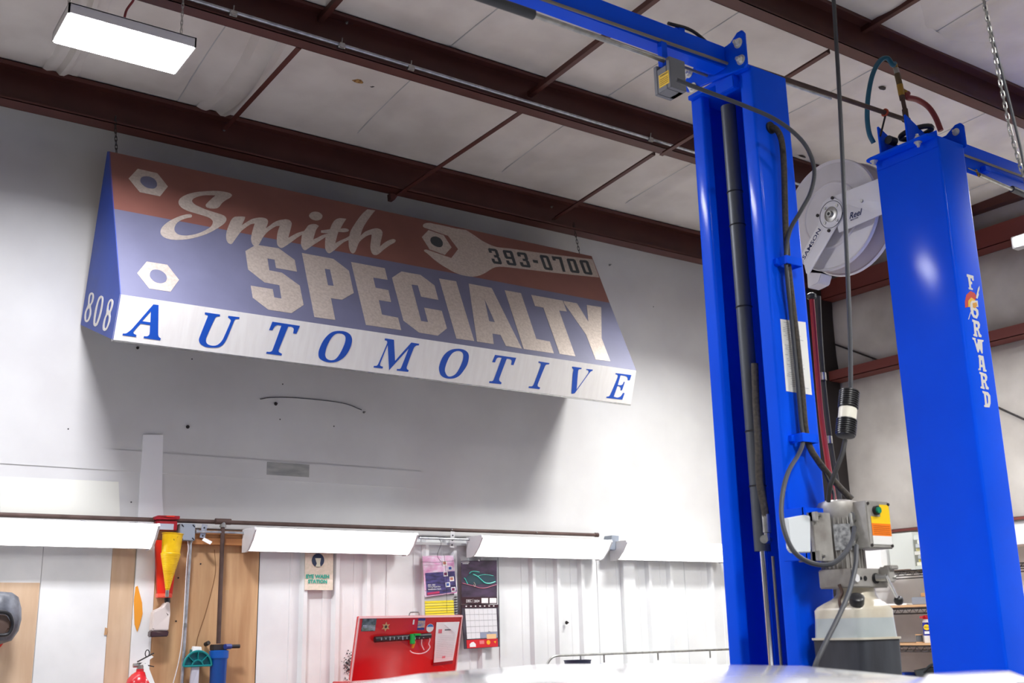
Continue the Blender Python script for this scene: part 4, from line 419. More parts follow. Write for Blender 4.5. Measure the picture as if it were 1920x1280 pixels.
# fold hanging beside the strut left of the sign
m = MB(); vs = []; fs = []; n = 20
for j in range(n+1):
    y = 6.5-1.3*j/n
    for i in range(9):
        u = i/8; xx = 2.02+0.26*u+0.06*math.sin(y*2.3); vs.append((xx, y, CZ(y)-0.004-0.085*math.sin(PI*u)**1.5*math.sin(PI*(j+1)/(n+2))-0.022*math.sin(u*11)*math.sin(PI*u)))
for j in range(n):
    for i in range(8): a = j*9+i; fs.append((a, a+1, a+10, a+9))
m.add(vs, fs); m.build('blanket_fold', BLANKET, ce, smooth=True)
m = MB(); vs = []; fs = []
for j in range(n+1):
    y = 6.5-1.3*j/n
    for i in range(9):
        u = i/8; xx = 1.08+0.2*u+0.05*math.sin(y*2.1+1); vs.append((xx, y, CZ(y)-0.004-0.06*math.sin(PI*u)*math.sin(PI*(j+1)/(n+2))-0.016*math.sin(u*14)*math.sin(PI*u)))
for j in range(n):
    for i in range(8): a = j*9+i; fs.append((a, a+1, a+10, a+9))
m.add(vs, fs); m.build('blanket_fold', BLANKET, ce, smooth=True)
m = MB(); vs = []; fs = []; nx = 60   # loose skirt of blanket beyond the third purlin
for i in range(nx+1):
    x = 3.2+4.6*i/nx; wv = .30+.14*math.sin(x*1.9+.4)+.05*math.sin(x*5.3)
    for j in range(7):
        u = j/6; vs.append((x, 3.60-wv*u*1.4, CZ(3.3)-.012-.022*math.sin(PI*u)+(.006*u)))
for i in range(nx):
    for j in range(6): a = i*7+j; fs.append((a, a+1, a+8, a+7))
m.add(vs, fs); m.build('blanket_fold', BLANKET, ce, smooth=True)
def patch(pts, m):
    MB().prism(pts, (0, 0, -0.002)).build('torn_hole', m, ce)
TORN = mat('torn_fibre', (190, 150, 92), 0.9, var=1, col2=(120, 78, 40), scale=60)
for c, sx, sy, mm in [((2.817, 5.678, 4.955), .035, .012, TORN), ((2.932, 5.697, 4.955), .018, .006, DARKIRON), ((2.583, 5.908, 4.955), .02, .005, DARKIRON), ((4.146, 5.077, 5.03), .03, .008, DARKIRON), ((4.507, 5.097, 5.03), .014, .004, DARKIRON), ((5.814, 4.028, 5.01), .03, .01, DARKIRON), ((5.823, 4.741, 5), .02, .005, DARKIRON), ((6.153, 5.008, 4.98), .035, .006, DARKIRON)]:
    patch([Vector(c)+Vector((sx*math.cos(t)*(1+.3*math.sin(3*t)), sy*2*math.sin(t), 0)) for t in [2*PI*k/9 for k in range(9)]], mm)
# purlins: C sections running along the wall
for k, y in enumerate(PUR[1:6]):
    zb = CZ(y)-0.25; zt = CZ(y)-0.004; yn = y-0.085; t = 0.004
    m = MB(); m.box(XL, y-t, zb, XB-.02, y, zt); m.box(XL, yn, zb, XB-.02, y, zb+t); m.box(XL, yn, zt-t, XB-.02, y, zt)
    m.box(XL, yn, zb, XB-.02, yn+t, zb+.014); m.box(XL, yn, zt-.022, XB-.02, yn+t, zt)
    m.build('purlin', IRON, ce)
m = MB(); t = 0.004; zb = 4.675; zt = 4.925
m.box(XL, 6.6-t, zb, XB, 6.6, zt); m.box(XL, 6.484, zb, XB, 6.6, zb+t); m.box(XL, 6.484, zt-t, XB, 6.6, zt); m.box(XL, 6.484, zb, XB, 6.484+t, zb+.016); m.box(XL, 6.484, zt-.03, XB, 6.484+t, zt)
m.build('eave_strut', IRON, ce)
def angle(a, b, s=0.032):
    a = Vector(a); b = Vector(b); m = MB(); m.bar(a, b, s, 0.003); d = (b-a).normalized(); r = d.cross(Vector((0, 0, 1))).normalized()
    m.bar(a+r*s/2+Vector((0, 0, s/2)), b+r*s/2+Vector((0, 0, s/2)), 0.003, s); m.build('strut', IRON, ce)
angle((3.72, 5.151, 4.777), (3.579, 6.56, 4.661)); angle((4.87, 5.243, 4.778), (4.979, 6.56, 4.752)); angle((2.19, 5.154, 4.743), (2.28, 6.56, 4.847))
angle((3.74, 5.13, 4.858), (Vector((3.74, 5.13, 4.858))+Vector((0.02, -1.40, 0.085)))); angle((2.302, 5.13, 4.925), Vector((2.302, 5.13, 4.925))+Vector((0.02, -1.40, 0.085)))
angle((4.807, 3.66, 4.79), Vector((4.807, 3.66, 4.79))+Vector((-0.02, 1.42, -0.10))); angle((5.11, 3.63, 4.997), Vector((5.11, 3.63, 4.997))+Vector((0.02, -1.42, 0.09)))
m = MB(); p = Vector((3.558, 6.56, 4.656)); m.prism([p+Vector((-.035, 0, .012)), p+Vector((.03, 0, .012)), p+Vector((-.0, 0, -.035)), p+Vector((-.03, 0, -.035))], (0, .05, 0)); m.build('clip', IRON, ce)
for c in [(2.461, 5.12, 4.967), (2.291, 6.59, 4.858), (4.99, 6.59, 4.873), (5.395, 6.59, 4.716)]:
    b = MB(); bolt(b, c, (0, -1, 0), 0.006, 0.006); b.build('bolt', ZINC, ce)

# ================================================================== LIFT COLUMNS
def column(x0, x1, sgn, label):
    """sheet steel column with turned-in lips; opening faces -x when sgn = -1, +x when sgn = 1"""
    t = thing('lift_column', ((x0+x1)/2, 3.033, 0), label, 'car lift column')
    yo, yi = 2.85, 3.217
    xo, xb = (x0, x1) if sgn < 0 else (x1, x0)     # open side, closed side
    dx = 0.042 if sgn < 0 else -0.042
    pts = [(xo+dx, yo+.073), (xo, yo+.073), (xo, yo), (xb, yo), (xb, yi), (xo, yi), (xo, yi-.073), (xo+dx, yi-.073)]
    if sgn > 0: pts = pts[::-1]
    b = MB(); channel(b, pts, 0.007, 0.02, 3.87, 0.014)
    body = b.build('column_body', BLUE, t, smooth=True)
    MB().box(x0-.1, yo-.08, 0, x1+.1, yi+.08, 0.02).build('base_plate', BLUE, t)
    return t
c1 = column(3.228, 3.445, -1, 'blue lift column with open channel front, grey cylinder inside and pump on its side')
# top end plate with bolt ears, crosses the opening
pl = MB(); pl.prism([(3.196, 2.862, 3.855), (3.196, 3.205, 3.895), (3.196, 3.205, 3.955), (3.196, 3.165, 3.985), (3.196, 3.125, 4.0), (3.196, 2.93, 4.0), (3.196, 2.885, 4.03), (3.196, 2.858, 4.03), (3.196, 2.845, 4.01), (3.196, 2.845, 3.87)], (0.012, 0, 0)); pl.build('end_plate', BLUE, c1, bevel=0.002)
MB().box(3.208, 2.86, 3.86, 3.44, 3.21, 3.88).build('top_plate', BLUE, c1, bevel=0.002)
MB().box(3.2, 2.93, 3.80, 3.235, 3.035, 3.86).build('cylinder_bracket', BLUE, c1, bevel=0.003)
for y, z in ((2.880, 3.978), (2.873, 3.897), (3.178, 3.975), (3.163, 3.898)):
    m = MB(); bolt(m, (3.196, y, z), (-1, 0, 0), 0.015, 0.016); m.build('bolt', mat('bright_zinc', (226, 226, 220), .35, .5), c1)
m = MB(); m.box(3.445, 3.03, 3.84, 3.50, 3.11, 3.885); m.build('rear_tab', BLUE, c1, bevel=0.004)
MB().tube([(3.25, 2.95, 4.0), (3.34, 3.03, 4.02), (3.45, 3.08, 3.99), (3.48, 3.09, 3.90)], 0.006, 6).build('top_hose', RUBBER, c1, smooth=True)
# cylinder and chrome rod inside the channel
MB().cyl((3.30, 3.062, 3.79), (3.30, 3.062, 1.885), 0.032, 28).build('cylinder', CYL, c1, smooth=True)
MB().cyl((3.30, 3.058, 1.885), (3.30, 3.058, 0.4), 0.017, 20).build('cylinder_rod', CHROME, c1, smooth=True)
for z in (3.24, 3.39, 2.88, 2.36, 2.14): 
    MB().ring([(3.30+.033*math.cos(t), 3.062+.033*math.sin(t), z) for t in [2*PI*k/16 for k in range(16)]], 0.003, 5).build('cable_tie', BLACK, c1)
MB().tube([(3.26, 2.99, 2.62), (3.255, 2.995, 2.45), (3.245, 2.99, 2.3), (3.24, 2.995, 2.15), (3.25, 2.99, 2.05), (3.255, 2.99, 2.0)], 0.015, 10).build('cylinder_hose', BRAID, c1, smooth=True)
m = MB(); m.cyl((3.255, 2.99, 2.02), (3.255, 2.99, 1.95), 0.016, 12); m.cyl((3.255, 2.99, 1.95), (3.257, 2.995, 1.92), 0.012, 8); m.cyl((3.24, 2.995, 1.925), (3.30, 3.03, 1.925), 0.016, 12)
m.build('hose_fitting', ZINC, c1, smooth=True)
MB().cyl((3.27, 2.985, 1.86), (3.27, 2.985, 0.4), 0.006, 8).build('lift_chain', STEELROPE, c1, smooth=True)
# instruction sheet, clips
MB().prism([(3.272, 2.849, 2.773), (3.42, 2.849, 2.781), (3.418, 2.849, 2.482), (3.27, 2.849, 2.482)], (0, -0.001, 0)).build('instruction_sheet', PAPER, c1)
m = MB()
for i in range(34):
    z = 2.762-i*0.0078; xs_ = 3.280+random.uniform(0, .03); m.box(xs_, 2.8472, z, xs_+random.uniform(.03, .10), 2.8478, z+.0018)
tag(m.build('printed_lines', mat('print_grey', (176, 178, 184), 0.7), c1), kind='stuff')
for z in (3.01, 2.295):
    m = MB(); m.box(3.278, 2.795, z-.017, 3.37, 2.80, z+.017); m.box(3.278, 2.80, z-.017, 3.283, 2.85, z+.017); m.box(3.365, 2.80, z-.017, 3.37, 2.85, z+.017); m.box(3.262, 2.835, z-.012, 3.28, 2.85, z+.012); m.build('hose_clip', BLUE, c1, bevel=0.001)
MB().cyl((3.313, 2.842, 3.606), (3.313, 2.852, 3.606), 0.026, 20).build('grommet', BLACK, c1, smooth=True)

# overhead beam with cables
ob = thing('overhead_beam', (1.6, 3.0, 3.9), 'long blue crossbeam bolted to the top of the open blue column', 'beam')
m = MB(); m.box(-0.3, 2.958, 3.897, 3.195, 3.03, 4.0); m.build('beam_channel', BLUE, ob, bevel=0.003)
MB().box(2.96, 2.99, 4.0, 3.0, 3.03, 4.045).build('beam_lug', BLUE, ob, bevel=0.003)
MB().tube([(-0.3, 2.945, 3.885), (2.0, 2.945, 3.89), (3.19, 2.945, 3.912)], 0.0065, 8, 0).build('equalizer_cable', STEELROPE, ob, smooth=True)
MB().tube([(2.85, 3.05, 3.90), (3.19, 3.066, 3.91)], 0.006, 8, 0).build('equalizer_cable', STEELROPE, ob, smooth=True)
MB().tube([(2.9, 2.985, 4.03), (3.05, 3.0, 4.05), (3.19, 3.02, 4.02)], 0.008, 6).build('top_cable', RUBBER, ob, smooth=True)
sb = thing('shutoff_bar', (2.8, 2.93, 3.75), 'padded grey shutoff bar hanging under the blue crossbeam', 'shutoff bar')
MB().cyl((2.14, 2.93, 3.803), (2.809, 2.93, 3.807), 0.0105, 14).build('bar_rod', ZINC, sb, smooth=True)
MB().cyl((1.308, 2.93, 3.793), (2.164, 2.93, 3.802), 0.019, 16).build('foam_pad', CABLE, sb, smooth=True)
P = Vector((2.79, 2.88, 3.664)); Q = Vector((2.8, 2.88, 3.798)); x0 = P.x; zt = Q.z
m = MB(); m.box(x0, 2.88, P.z, x0+.085, 2.90, zt); m.box(x0, 2.90, P.z, x0+.085, 2.955, zt-.03); m.box(x0, 2.955, P.z, x0+.085, 2.975, zt-.008); m.box(x0+.06, 2.90, P.z, x0+.085, 2.955, zt-.002); m.build('switch_box', mat('switch_grey', (112, 114, 122), 0.5), sb, bevel=0.002)
MB().box(x0-.001, 2.887, P.z+.02, x0, 2.945, P.z+.075).build('warning_label', LABELY, sb)
text('label_text', 'WARNING', (x0-.0012, 2.938, P.z+.064), (0, -1, 0), (0, 0, 1), 0.007, PRINT, sb)
for i in range(4): MB().box(x0-.0016, 2.893, P.z+.052-.008*i, x0-.0011, 2.94, P.z+.054-.008*i).build('label_line', mat('print_brown', (140, 110, 20), .7), sb)
MB().box(x0+.02, 2.94, zt-.03, x0+.05, 2.965, 3.90).build('bracket', BLUE, sb)
# hoses and cables on the column
h = MB(); h.tube([(3.313, 2.86, 3.606), (3.318, 2.83, 3.60), (3.333, 2.815, 3.55), (3.337, 2.815, 3.45), (3.328, 2.818, 3.30), (3.318, 2.82, 3.15), (3.313, 2.82, 3.0), (3.318, 2.82, 2.85), (3.324, 2.82, 2.7), (3.328, 2.82, 2.5), (3.332, 2.82, 2.3), (3.36, 2.80, 2.21), (3.42, 2.77, 2.12), (3.46, 2.74, 2.06)], 0.0125, 10)
tag(h.build('braided_hose', BRAID, None, smooth=True, loc=(3.33, 2.82, 2.0)), 'brown braided hose coming out of the round hole in the blue column', 'hose')
h = MB(); h.tube([(2.723, 2.78, 3.628), (2.792, 2.76, 3.611), (2.884, 2.74, 3.594), (3.036, 2.72, 3.574), (3.186, 2.72, 3.563), (3.294, 2.71, 3.521), (3.366, 2.71, 3.468), (3.393, 2.71, 3.381), (3.37, 2.72, 3.287), (3.33, 2.75, 3.202), (3.31, 2.79, 3.138), (3.297, 2.81, 3.051), (3.289, 2.81, 2.938), (3.304, 2.82, 2.766), (3.307, 2.82, 2.551), (3.307, 2.82, 2.361), (3.298, 2.81, 2.286), (3.232, 2.78, 2.225), (3.103, 2.72, 2.149), (3.019, 2.68, 2.072), (2.975, 2.66, 1.984), (2.963, 2.64, 1.908), (2.98, 2.62, 1.844), (3.034, 2.6, 1.808), (3.105, 2.58, 1.802), (3.18, 2.58, 1.833), (3.261, 2.6, 1.886), (3.321, 2.63, 1.941)], 0.0085, 8, 5)
tag(h.build('control_cable', CABLE, None, smooth=True, loc=(2.723, 2.78, 3.628)), 'long grey cable looping from the shutoff switch down to the pump motor', 'cable')
h = MB(); h.tube([(3.355, 2.835, 2.3), (3.37, 2.80, 2.2), (3.39, 2.77, 2.1), (3.37, 2.75, 2.05)], 0.006, 6)
tag(h.build('thin_hose', RUBBER, None, smooth=True, loc=(3.37, 2.8, 2.1)), 'thin black hose from the lower clip to the top of the motor', 'hose')
h = MB(); h.tube([(3.285, 2.6, 1.873), (3.243, 2.58, 1.801), (3.158, 2.55, 1.708), (3.06, 2.53, 1.619), (2.97, 2.52, 1.535), (2.917, 2.52, 1.47), (2.926, 2.54, 1.403), (2.971, 2.58, 1.317)], 0.0085, 8, 5)
tag(h.build('power_cord', CABLE, None, smooth=True, loc=(3.285, 2.6, 1.873)), 'grey power cord hanging from the motor in front of the fluid tank', 'cable')

# power unit
cx, cy = 3.358, 2.70
pu = thing('hydraulic_pump_unit', (cx, cy, 1.3), 'grey hydraulic power unit with cloudy fluid tank on the open blue column', 'pump')
mx, my = 3.392, 2.752
m = MB(); m.lathe((mx, my, 1.795), (0, 0, 1), [(0, .068), (.012, .072), (.18, .072), (.195, .079), (.235, .079), (.250, .072), (.258, .047)], 32)
m.build('motor_body', GREYMET, pu, smooth=True)
m = MB()
for k in range(30):
    t = 2*PI*k/30; d = Vector((math.cos(t), math.sin(t), 0)); a = Vector((mx, my, 1.80))+d*.075
    m.bar(a, a+Vector((0, 0, .185)), 0.0045, 0.012, up=d)
m.build('cooling_fin', GREYMET, pu)
m = MB(); m.box(3.20, 2.715, 1.825, 3.298, 2.735, 2.0); m.box(3.20, 2.70, 1.825, 3.215, 2.80, 1.86); m.box(3.20, 2.70, 1.965, 3.215, 2.80, 2.0); m.build('mount_flange', GREYMET, pu, bevel=0.002)
for z in (1.84, 1.985): m = MB(); bolt(m, (3.225, 2.715, z), (0, -1, 0), .009, .008); m.build('bolt', ZINC, pu)
m = MB(); m.box(3.19, 2.745, 1.83, 3.30, 2.755, 2.02); m.box(3.19, 2.74, 1.83, 3.20, 2.86, 2.02); m.build('mount_bracket', BLUE, pu, bevel=0.002)
# control box: glands on its left face, label on its front
bx0, bx1, by0, by1, bz0, bz1 = 3.383, 3.520, 2.618, 2.73, 1.868, 2.04
MB().box(bx0, by0, bz0, bx1, by1, bz1).build('control_box', GREYMET, pu, bevel=0.004)
for x, z in ((bx0+.01, bz0+.01), (bx1-.01, bz0+.01), (bx0+.01, bz1-.01), (bx1-.01, bz1-.01)): MB().cyl((x, by0, z), (x, by0-.004, z), .006, 8).build('box_screw', DARKIRON, pu)
y = by0-.001
MB().box(bx0+.075, y-.0008, bz0+.115, bx1-.008, y, bz1-.012).build('yellow_label', LABELY, pu)
MB().box(bx0+.02, y-.0008, bz0+.09, bx1-.008, y, bz0+.115).build('yellow_label', LABELY, pu)
MB().box(bx0+.02, y-.0008, bz0+.045, bx1-.008, y, bz0+.09).build('orange_label', LABELO, pu)
MB().box(bx0+.02, y-.0008, bz0+.014, bx1-.008, y, bz0+.045).build('white_label', PAPER, pu)
m = MB()
for i in range(5): m.box(bx0+.028, y-.0014, bz0+.052+.007*i, bx1-.016, y-.0009, bz0+.0535+.007*i)
m.build('label_line', mat('print_orange', (170, 80, 10), .7), pu)
m = MB(); m.cyl((bx0+.05, by0, bz1-.035), (bx0+.05, by0-.012, bz1-.035), .017, 18); m.build('button_ring', BLACK, pu, smooth=True)
m = MB(); m.cyl((bx0+.05, by0-.01, bz1-.035), (bx0+.05, by0-.02, bz1-.035), .012, 18); tag(m.build('start_button', mat('green_button', (0, 130, 100), .4), pu, smooth=True), 'green round button')
m = MB()
for z in (1.985, 1.915): 
    m.cyl((bx0+.0, 2.680, z), (bx0-.014, 2.680, z), .019, 12); m.cyl((bx0-.014, 2.680, z+.012), (bx0-.018, 2.674, z-.035), .010, 10); m.cyl((bx0-.018, 2.674, z-.028), (bx0-.019, 2.673, z-.038), .013, 8)
m.build('cable_gland', ZINC, pu, smooth=True)
m = MB(); m.prism([(cx-.088, cy-.03, 1.835), (cx-.07, cy-.078, 1.835), (cx-.02, cy-.094, 1.835), (cx-.02, cy-.094, 1.955), (cx-.07, cy-.078, 1.955), (cx-.088, cy-.03, 1.955)][:3], (0, 0, .0001)) if False else m.add([(mx-.080, my-.034, 1.865), (mx-.040, my-.078, 1.865), (mx-.040, my-.078, 1.96), (mx-.080, my-.034, 1.96)], [(0, 1, 2, 3)])
m.build('rating_plate', mat('rating_plate', (200, 202, 204), .4, .4, var=1, col2=(130, 132, 136), scale=70), pu)
# valve block
m = MB(); m.box(cx-.085, cy-.075, 1.728, cx+.118, cy+.075, 1.795); m.build('valve_block', GREYMET, pu, bevel=0.004)
m = MB(); m.lathe((cx-.062, cy-.075, 1.76), (0, -1, 0), [(0, .014), (.006, .014)], 16); tag(m.build('plug', WHITE, pu), 'white round plug')
for dx_, r_, dz_ in ((-.036, .006, .004), (-.012, .009, .004), (.045, .019, .007)): MB().cyl((cx+dx_, cy-.073, 1.76), (cx+dx_, cy-.073-dz_, 1.76), r_, 12).build('port', BLACK, pu)
m = MB(); m.cyl((cx+.045, cy-.078, 1.762), (cx+.06, cy-.11, 1.762), .013, 12); m.cyl((cx+.06, cy-.10, 1.76), (cx+.11, cy-.11, 1.76), .009, 10); m.build('relief_valve', ZINC, pu, smooth=True)
m = MB(); m.box(cx+.07, cy-.115, 1.745, cx+.108, cy-.075, 1.80); m.box(cx+.075, cy-.125, 1.79, cx+.12, cy-.09, 1.805); m.build('lever_bracket', GREYMET, pu, bevel=0.003)
L0 = Vector((3.412, 2.585, 1.769)); L1 = Vector((3.487, 2.6, 1.684))
MB().cyl(L0, L1, .006, 10).build('release_lever', CHROME, pu, smooth=True)
m = MB(); d = (L1-L0).normalized(); m.lathe(L1-d*.012, d, [(0, .004), (.004, .012), (.012, .017), (.02, .017), (.028, .013), (.032, .005)], 18); m.build('lever_knob', BLACK, pu, smooth=True)
# fluid tank : rounded-square loft
def rsq(cx, cy, z, hx, hy, r, n=5):
    out = []
    for qx, qy, a0 in ((1, 1, 0), (-1, 1, PI/2), (-1, -1, PI), (1, -1, 1.5*PI)):
        for k in range(n+1):
            a = a0+PI/2*k/n; out.append((cx+qx*(hx-r)+r*math.cos(a), cy+qy*(hy-r)+r*math.sin(a), z))
    return out
def loft(mb, rings, cap=True):
    n = len(rings[0]); vs = [p for r in rings for p in r]
    fs = [(i*n+k, i*n+(k+1) % n, (i+1)*n+(k+1) % n, (i+1)*n+k) for i in range(len(rings)-1) for k in range(n)]
    if cap: fs += [tuple(range(n))[::-1], tuple(range((len(rings)-1)*n, len(rings)*n))]
    return mb.add(vs, fs)
TANK = mat('tank_plastic', (214, 210, 196), 0.35, var=1, col2=(196, 186, 166), scale=7)
FLUID = mat('tank_fluid_zone', (184, 192, 194), 0.3, var=1, col2=(168, 178, 180), scale=6)
m = MB(); loft(m, [rsq(cx, cy, 1.622, .107, .105, .03), rsq(cx, cy, 1.650, .107, .105, .03), rsq(cx+.002, cy, 1.662, .102, .100, .035), rsq(cx+.008, cy, 1.675, .090, .088, .04), rsq(cx+.016, cy, 1.690, .074, .070, .045), rsq(cx+.022, cy, 1.705, .066, .060, .045), rsq(cx+.024, cy, 1.73, .064, .058, .045)]); m.build('tank_shoulder', TANK, pu, smooth=True)
m = MB(); loft(m, [rsq(cx, cy, 1.555, .110, .108, .028), rsq(cx, cy, 1.6225, .107, .105, .03)]); m.build('tank_body', FLUID, pu, smooth=True)
m = MB(); loft(m, [rsq(cx, cy, 1.548, .119, .117, .028), rsq(cx, cy, 1.5555, .119, .117, .028)]); m.build('tank_rim', TANK, pu, smooth=True)
m = MB(); loft(m, [rsq(cx, cy, 1.26, .106, .104, .02), rsq(cx, cy, 1.548, .114, .112, .025)]); m.build('tank_base', mat('dark_tank', (62, 66, 74), .5, var=1, col2=(48, 50, 58), scale=6, stretch=(3, 3, .6)), pu, smooth=True)
m = MB(); m.lathe((cx-.075, cy-.075, 1.662), (-.35, -.45, .8), [(0, .02), (.012, .024), (.016, .026), (.04, .026), (.044, .02)], 18); m.build('filler_cap', BLACK, pu, smooth=True)
MB().tube([(cx-.105, cy-.03, 1.655), (cx-.108, cy-.03, 1.685), (cx-.09, cy-.03, 1.71), (cx-.09, cy-.02, 1.74)], .006, 6).build('breather_pipe', PIPEB, pu, smooth=True)
# folded rag tucked beside the motor
m = MB(); a = [(3.07, 2.74, 1.973), (3.162, 2.74, 1.988), (3.193, 2.74, 1.985), (3.179, 2.74, 1.854), (3.088, 2.74, 1.851), (3.073, 2.74, 1.864)]
m.prism(a, (0, -.022, 0)); tag(m.build('folded_rag', mat('cloth_white', (226, 232, 236), .8), None, loc=(3.116, 2.74, 1.851), bevel=.005), 'small folded white rag tucked against the blue column beside the motor', 'rag')
h = MB(); h.tube([(3.028, 2.7, 1.968), (3.03, 2.7, 1.915), (3.047, 2.7, 1.853), (3.067, 2.7, 1.861), (3.074, 2.7, 1.964)], .004, 6)

# --- second column
c2 = column(4.507, 4.717, 1, 'closed blue lift column lettered FORWARD at the right edge of the view')
m = MB(); m.box(4.503, 2.852, 3.815, 4.508, 3.205, 3.90); m.build('weld_plate', BLUE, c2, bevel=0.002)
m = MB(); m.prism([(4.45, 2.87, 3.865), (4.45, 3.21, 3.865), (4.46, 3.235, 3.865), (4.52, 3.235, 3.865), (4.70, 3.21, 3.865), (4.70, 2.86, 3.865), (4.50, 2.86, 3.865)], (0, 0, .014)); m.build('top_plate', BLUE, c2, bevel=0.002)
for y in (2.99, 3.15):
    m = MB(); m.prism([(4.475, y, 3.879), (4.475, y, 4.035), (4.70, y, 3.93), (4.70, y, 3.879)], (0, .012, 0)); m.build('gusset', BLUE, c2, bevel=0.002)
m = MB(); m.prism([(4.717, 2.84, 3.86), (4.717, 2.84, 3.975), (4.717, 2.855, 3.995), (4.717, 2.885, 3.995), (4.717, 2.94, 3.96), (4.717, 3.2, 3.96), (4.717, 3.2, 3.86)], (.012, 0, 0)); m.build('end_plate', BLUE, c2, bevel=0.002)
for c_, a_ in (((4.717, 2.882, 3.955), (-1, 0, 0)), ((4.475, 2.94, 3.864), (0, 0, -1)), ((4.475, 3.20, 3.864), (0, 0, -1)), ((4.475, 2.94, 3.88), (0, 0, 1))): m = MB(); bolt(m, c_, a_, .013, .014); m.build('bolt', MATS['bright_zinc'], c2)
m = MB(); m.ring([(4.62+.05*math.cos(t), 3.04+.085*math.sin(t), 3.99) for t in [2*PI*k/20 for k in range(20)]], .014, 8); m.lathe((4.62, 3.04, 3.93), (0, 0, 1), [(0, .03), (.05, .03)], 16); m.build('cable_sheave', RUBBER, c2, smooth=True)
m = MB(); m.cyl((4.50, 3.12, 3.955), (4.55, 3.12, 3.955), .022, 16); m.build('sheave_pin', RUBBER, c2, smooth=True)
lettering('forward', 'painted_letter', SILVERB, c2, .0008)
lettering('crest_red', 'emblem_crest', mat('crest_red', (206, 62, 52), .5), c2, .0008); lettering('crest_yellow', 'emblem_crest', mat('crest_yellow', (240, 190, 60), .5), c2, .0011)
lettering('crest_white', 'emblem_head', SILVERB, c2, .0014); lettering('crest_face', 'emblem_face', mat('crest_gold', (222, 160, 60), .5), c2, .0018)
ob2 = thing('overhead_beam', (5.6, 2.9, 3.75), 'blue crossbeam leaving the lettered column to the right', 'beam')
m = MB(); m.box(4.73, 2.90, 3.855, 7.4, 2.97, 3.925); m.box(4.73, 2.905, 3.77, 7.4, 2.915, 3.855); m.build('beam_channel', BLUE, ob2, bevel=0.003)
MB().tube([(4.73, 2.893, 3.85), (7.4, 2.893, 3.85)], .006, 8, 0).build('equalizer_cable', STEELROPE, ob2, smooth=True)
MB().tube([(4.758, 2.87, 3.767), (4.86, 2.87, 3.761), (5.003, 2.87, 3.75)], .003, 6, 0).build('pull_wire', STEELROPE, ob2)
m = MB(); p = Vector((4.946, 2.89, 3.809)); m.cbox(p, (.05, .03, .03)); m.build('beam_lug', BLUE, ob2, bevel=.004)
sb2 = thing('shutoff_bar', (4.914, 2.87, 3.759), 'short silver shutoff bar under the crossbeam right of the lettered column', 'shutoff bar')
MB().cyl((4.848, 2.87, 3.75), (5.141, 2.87, 3.734), .010, 14).build('bar_rod', ZINC, sb2, smooth=True)
MB().cyl((5.127, 2.87, 3.737), (6.176, 2.87, 3.688), .017, 14).build('foam_pad', CABLE, sb2, smooth=True)
MB().cyl((4.843, 2.88, 3.781), (4.842, 2.87, 3.743), .005, 8).build('hanger_pin', BRASS, sb2)

# --- air pipe between the column tops, valve tree and hoses
ap = thing('air_pipe', (4.0, 3.1, 4.06), 'brown air pipe crossing between the two column tops', 'pipe')
m = MB(); m.cyl((3.46, 3.1, 4.055), (4.64, 3.1, 4.092), .012, 12); m.build('pipe_run', PIPEB, ap, smooth=True)
MB().cyl((3.46, 3.095, 4.03), (4.05, 3.095, 4.047), .006, 10).build('conduit', GALV, ap, smooth=True)  # thin silver tube just under the pipe run
m = MB(); m.lathe((4.625, 3.1, 4.092), (1, 0, 0), [(0, .017), (.03, .017)], 12); m.cyl((4.643, 3.1, 4.08), (4.64, 3.1, 4.15), .015, 12); m.cyl((4.64, 3.1, 4.15), (4.632, 3.1, 4.21), .011, 10); m.cyl((4.632, 3.1, 4.20), (4.629, 3.1, 4.225), .015, 8); m.build('elbow', PIPEB, ap, smooth=True)
m = MB(); m.cyl((4.629, 3.1, 4.225), (4.622, 3.1, 4.285), .016, 10); m.cyl((4.626, 3.1, 4.26), (4.668, 3.09, 4.245), .011, 10); m.build('tee', BRASS, ap, smooth=True)
m = MB(); m.cyl((4.622, 3.1, 4.285), (4.611, 3.1, 4.345), .015, 10); m.build('check_valve', mat('bronze', (104, 88, 66), .5, .5), ap, smooth=True)
m = MB(); m.cyl((4.611, 3.1, 4.345), (4.606, 3.1, 4.375), .013, 10); m.build('coupler', ZINC, ap, smooth=True)
m = MB(); m.cyl((4.606, 3.1, 4.375), (4.602, 3.1, 4.40), .012, 10); m.build('hose_barb', BRASS, ap, smooth=True)
m = MB(); m.ring([(4.47, 3.1+.016*math.cos(t), 4.087+.016*math.sin(t)) for t in [2*PI*k/12 for k in range(12)]], .006, 6); m.build('pipe_clamp', mat('copper_red', (176, 72, 50), .5, .4), ap)
MB().cyl((4.47, 3.1, 4.07), (4.48, 3.15, 3.98), .005, 8).build('support_rod', DARKIRON, ap)
h = MB(); h.tube([(4.602, 3.1, 4.40), (4.583, 3.1, 4.385), (4.56, 3.11, 4.422), (4.523, 3.13, 4.406), (4.475, 3.15, 4.322), (4.447, 3.17, 4.203), (4.447, 3.19, 4.093), (4.463, 3.2, 4.012), (4.49, 3.2, 3.966)], .0125, 10)
tag(h.build('blue_air_hose', mat('hose_blue', (22, 92, 120), .35), None, smooth=True, loc=(4.6, 3.1, 4.0)), 'teal blue air hose arching over the lettered column top', 'hose')
h = MB(); h.tube([(4.668, 3.09, 4.245), (4.654, 3.09, 4.219), (4.737, 3.085, 4.224), (4.815, 3.08, 4.204), (4.854, 3.07, 4.149), (4.871, 3.06, 4.073)], .015, 10)
tag(h.build('red_air_hose', mat('hose_red', (128, 40, 44), .4), None, smooth=True, loc=(4.7, 3.09, 4.0)), 'dark red air hose curving down behind the lettered column top', 'hose')

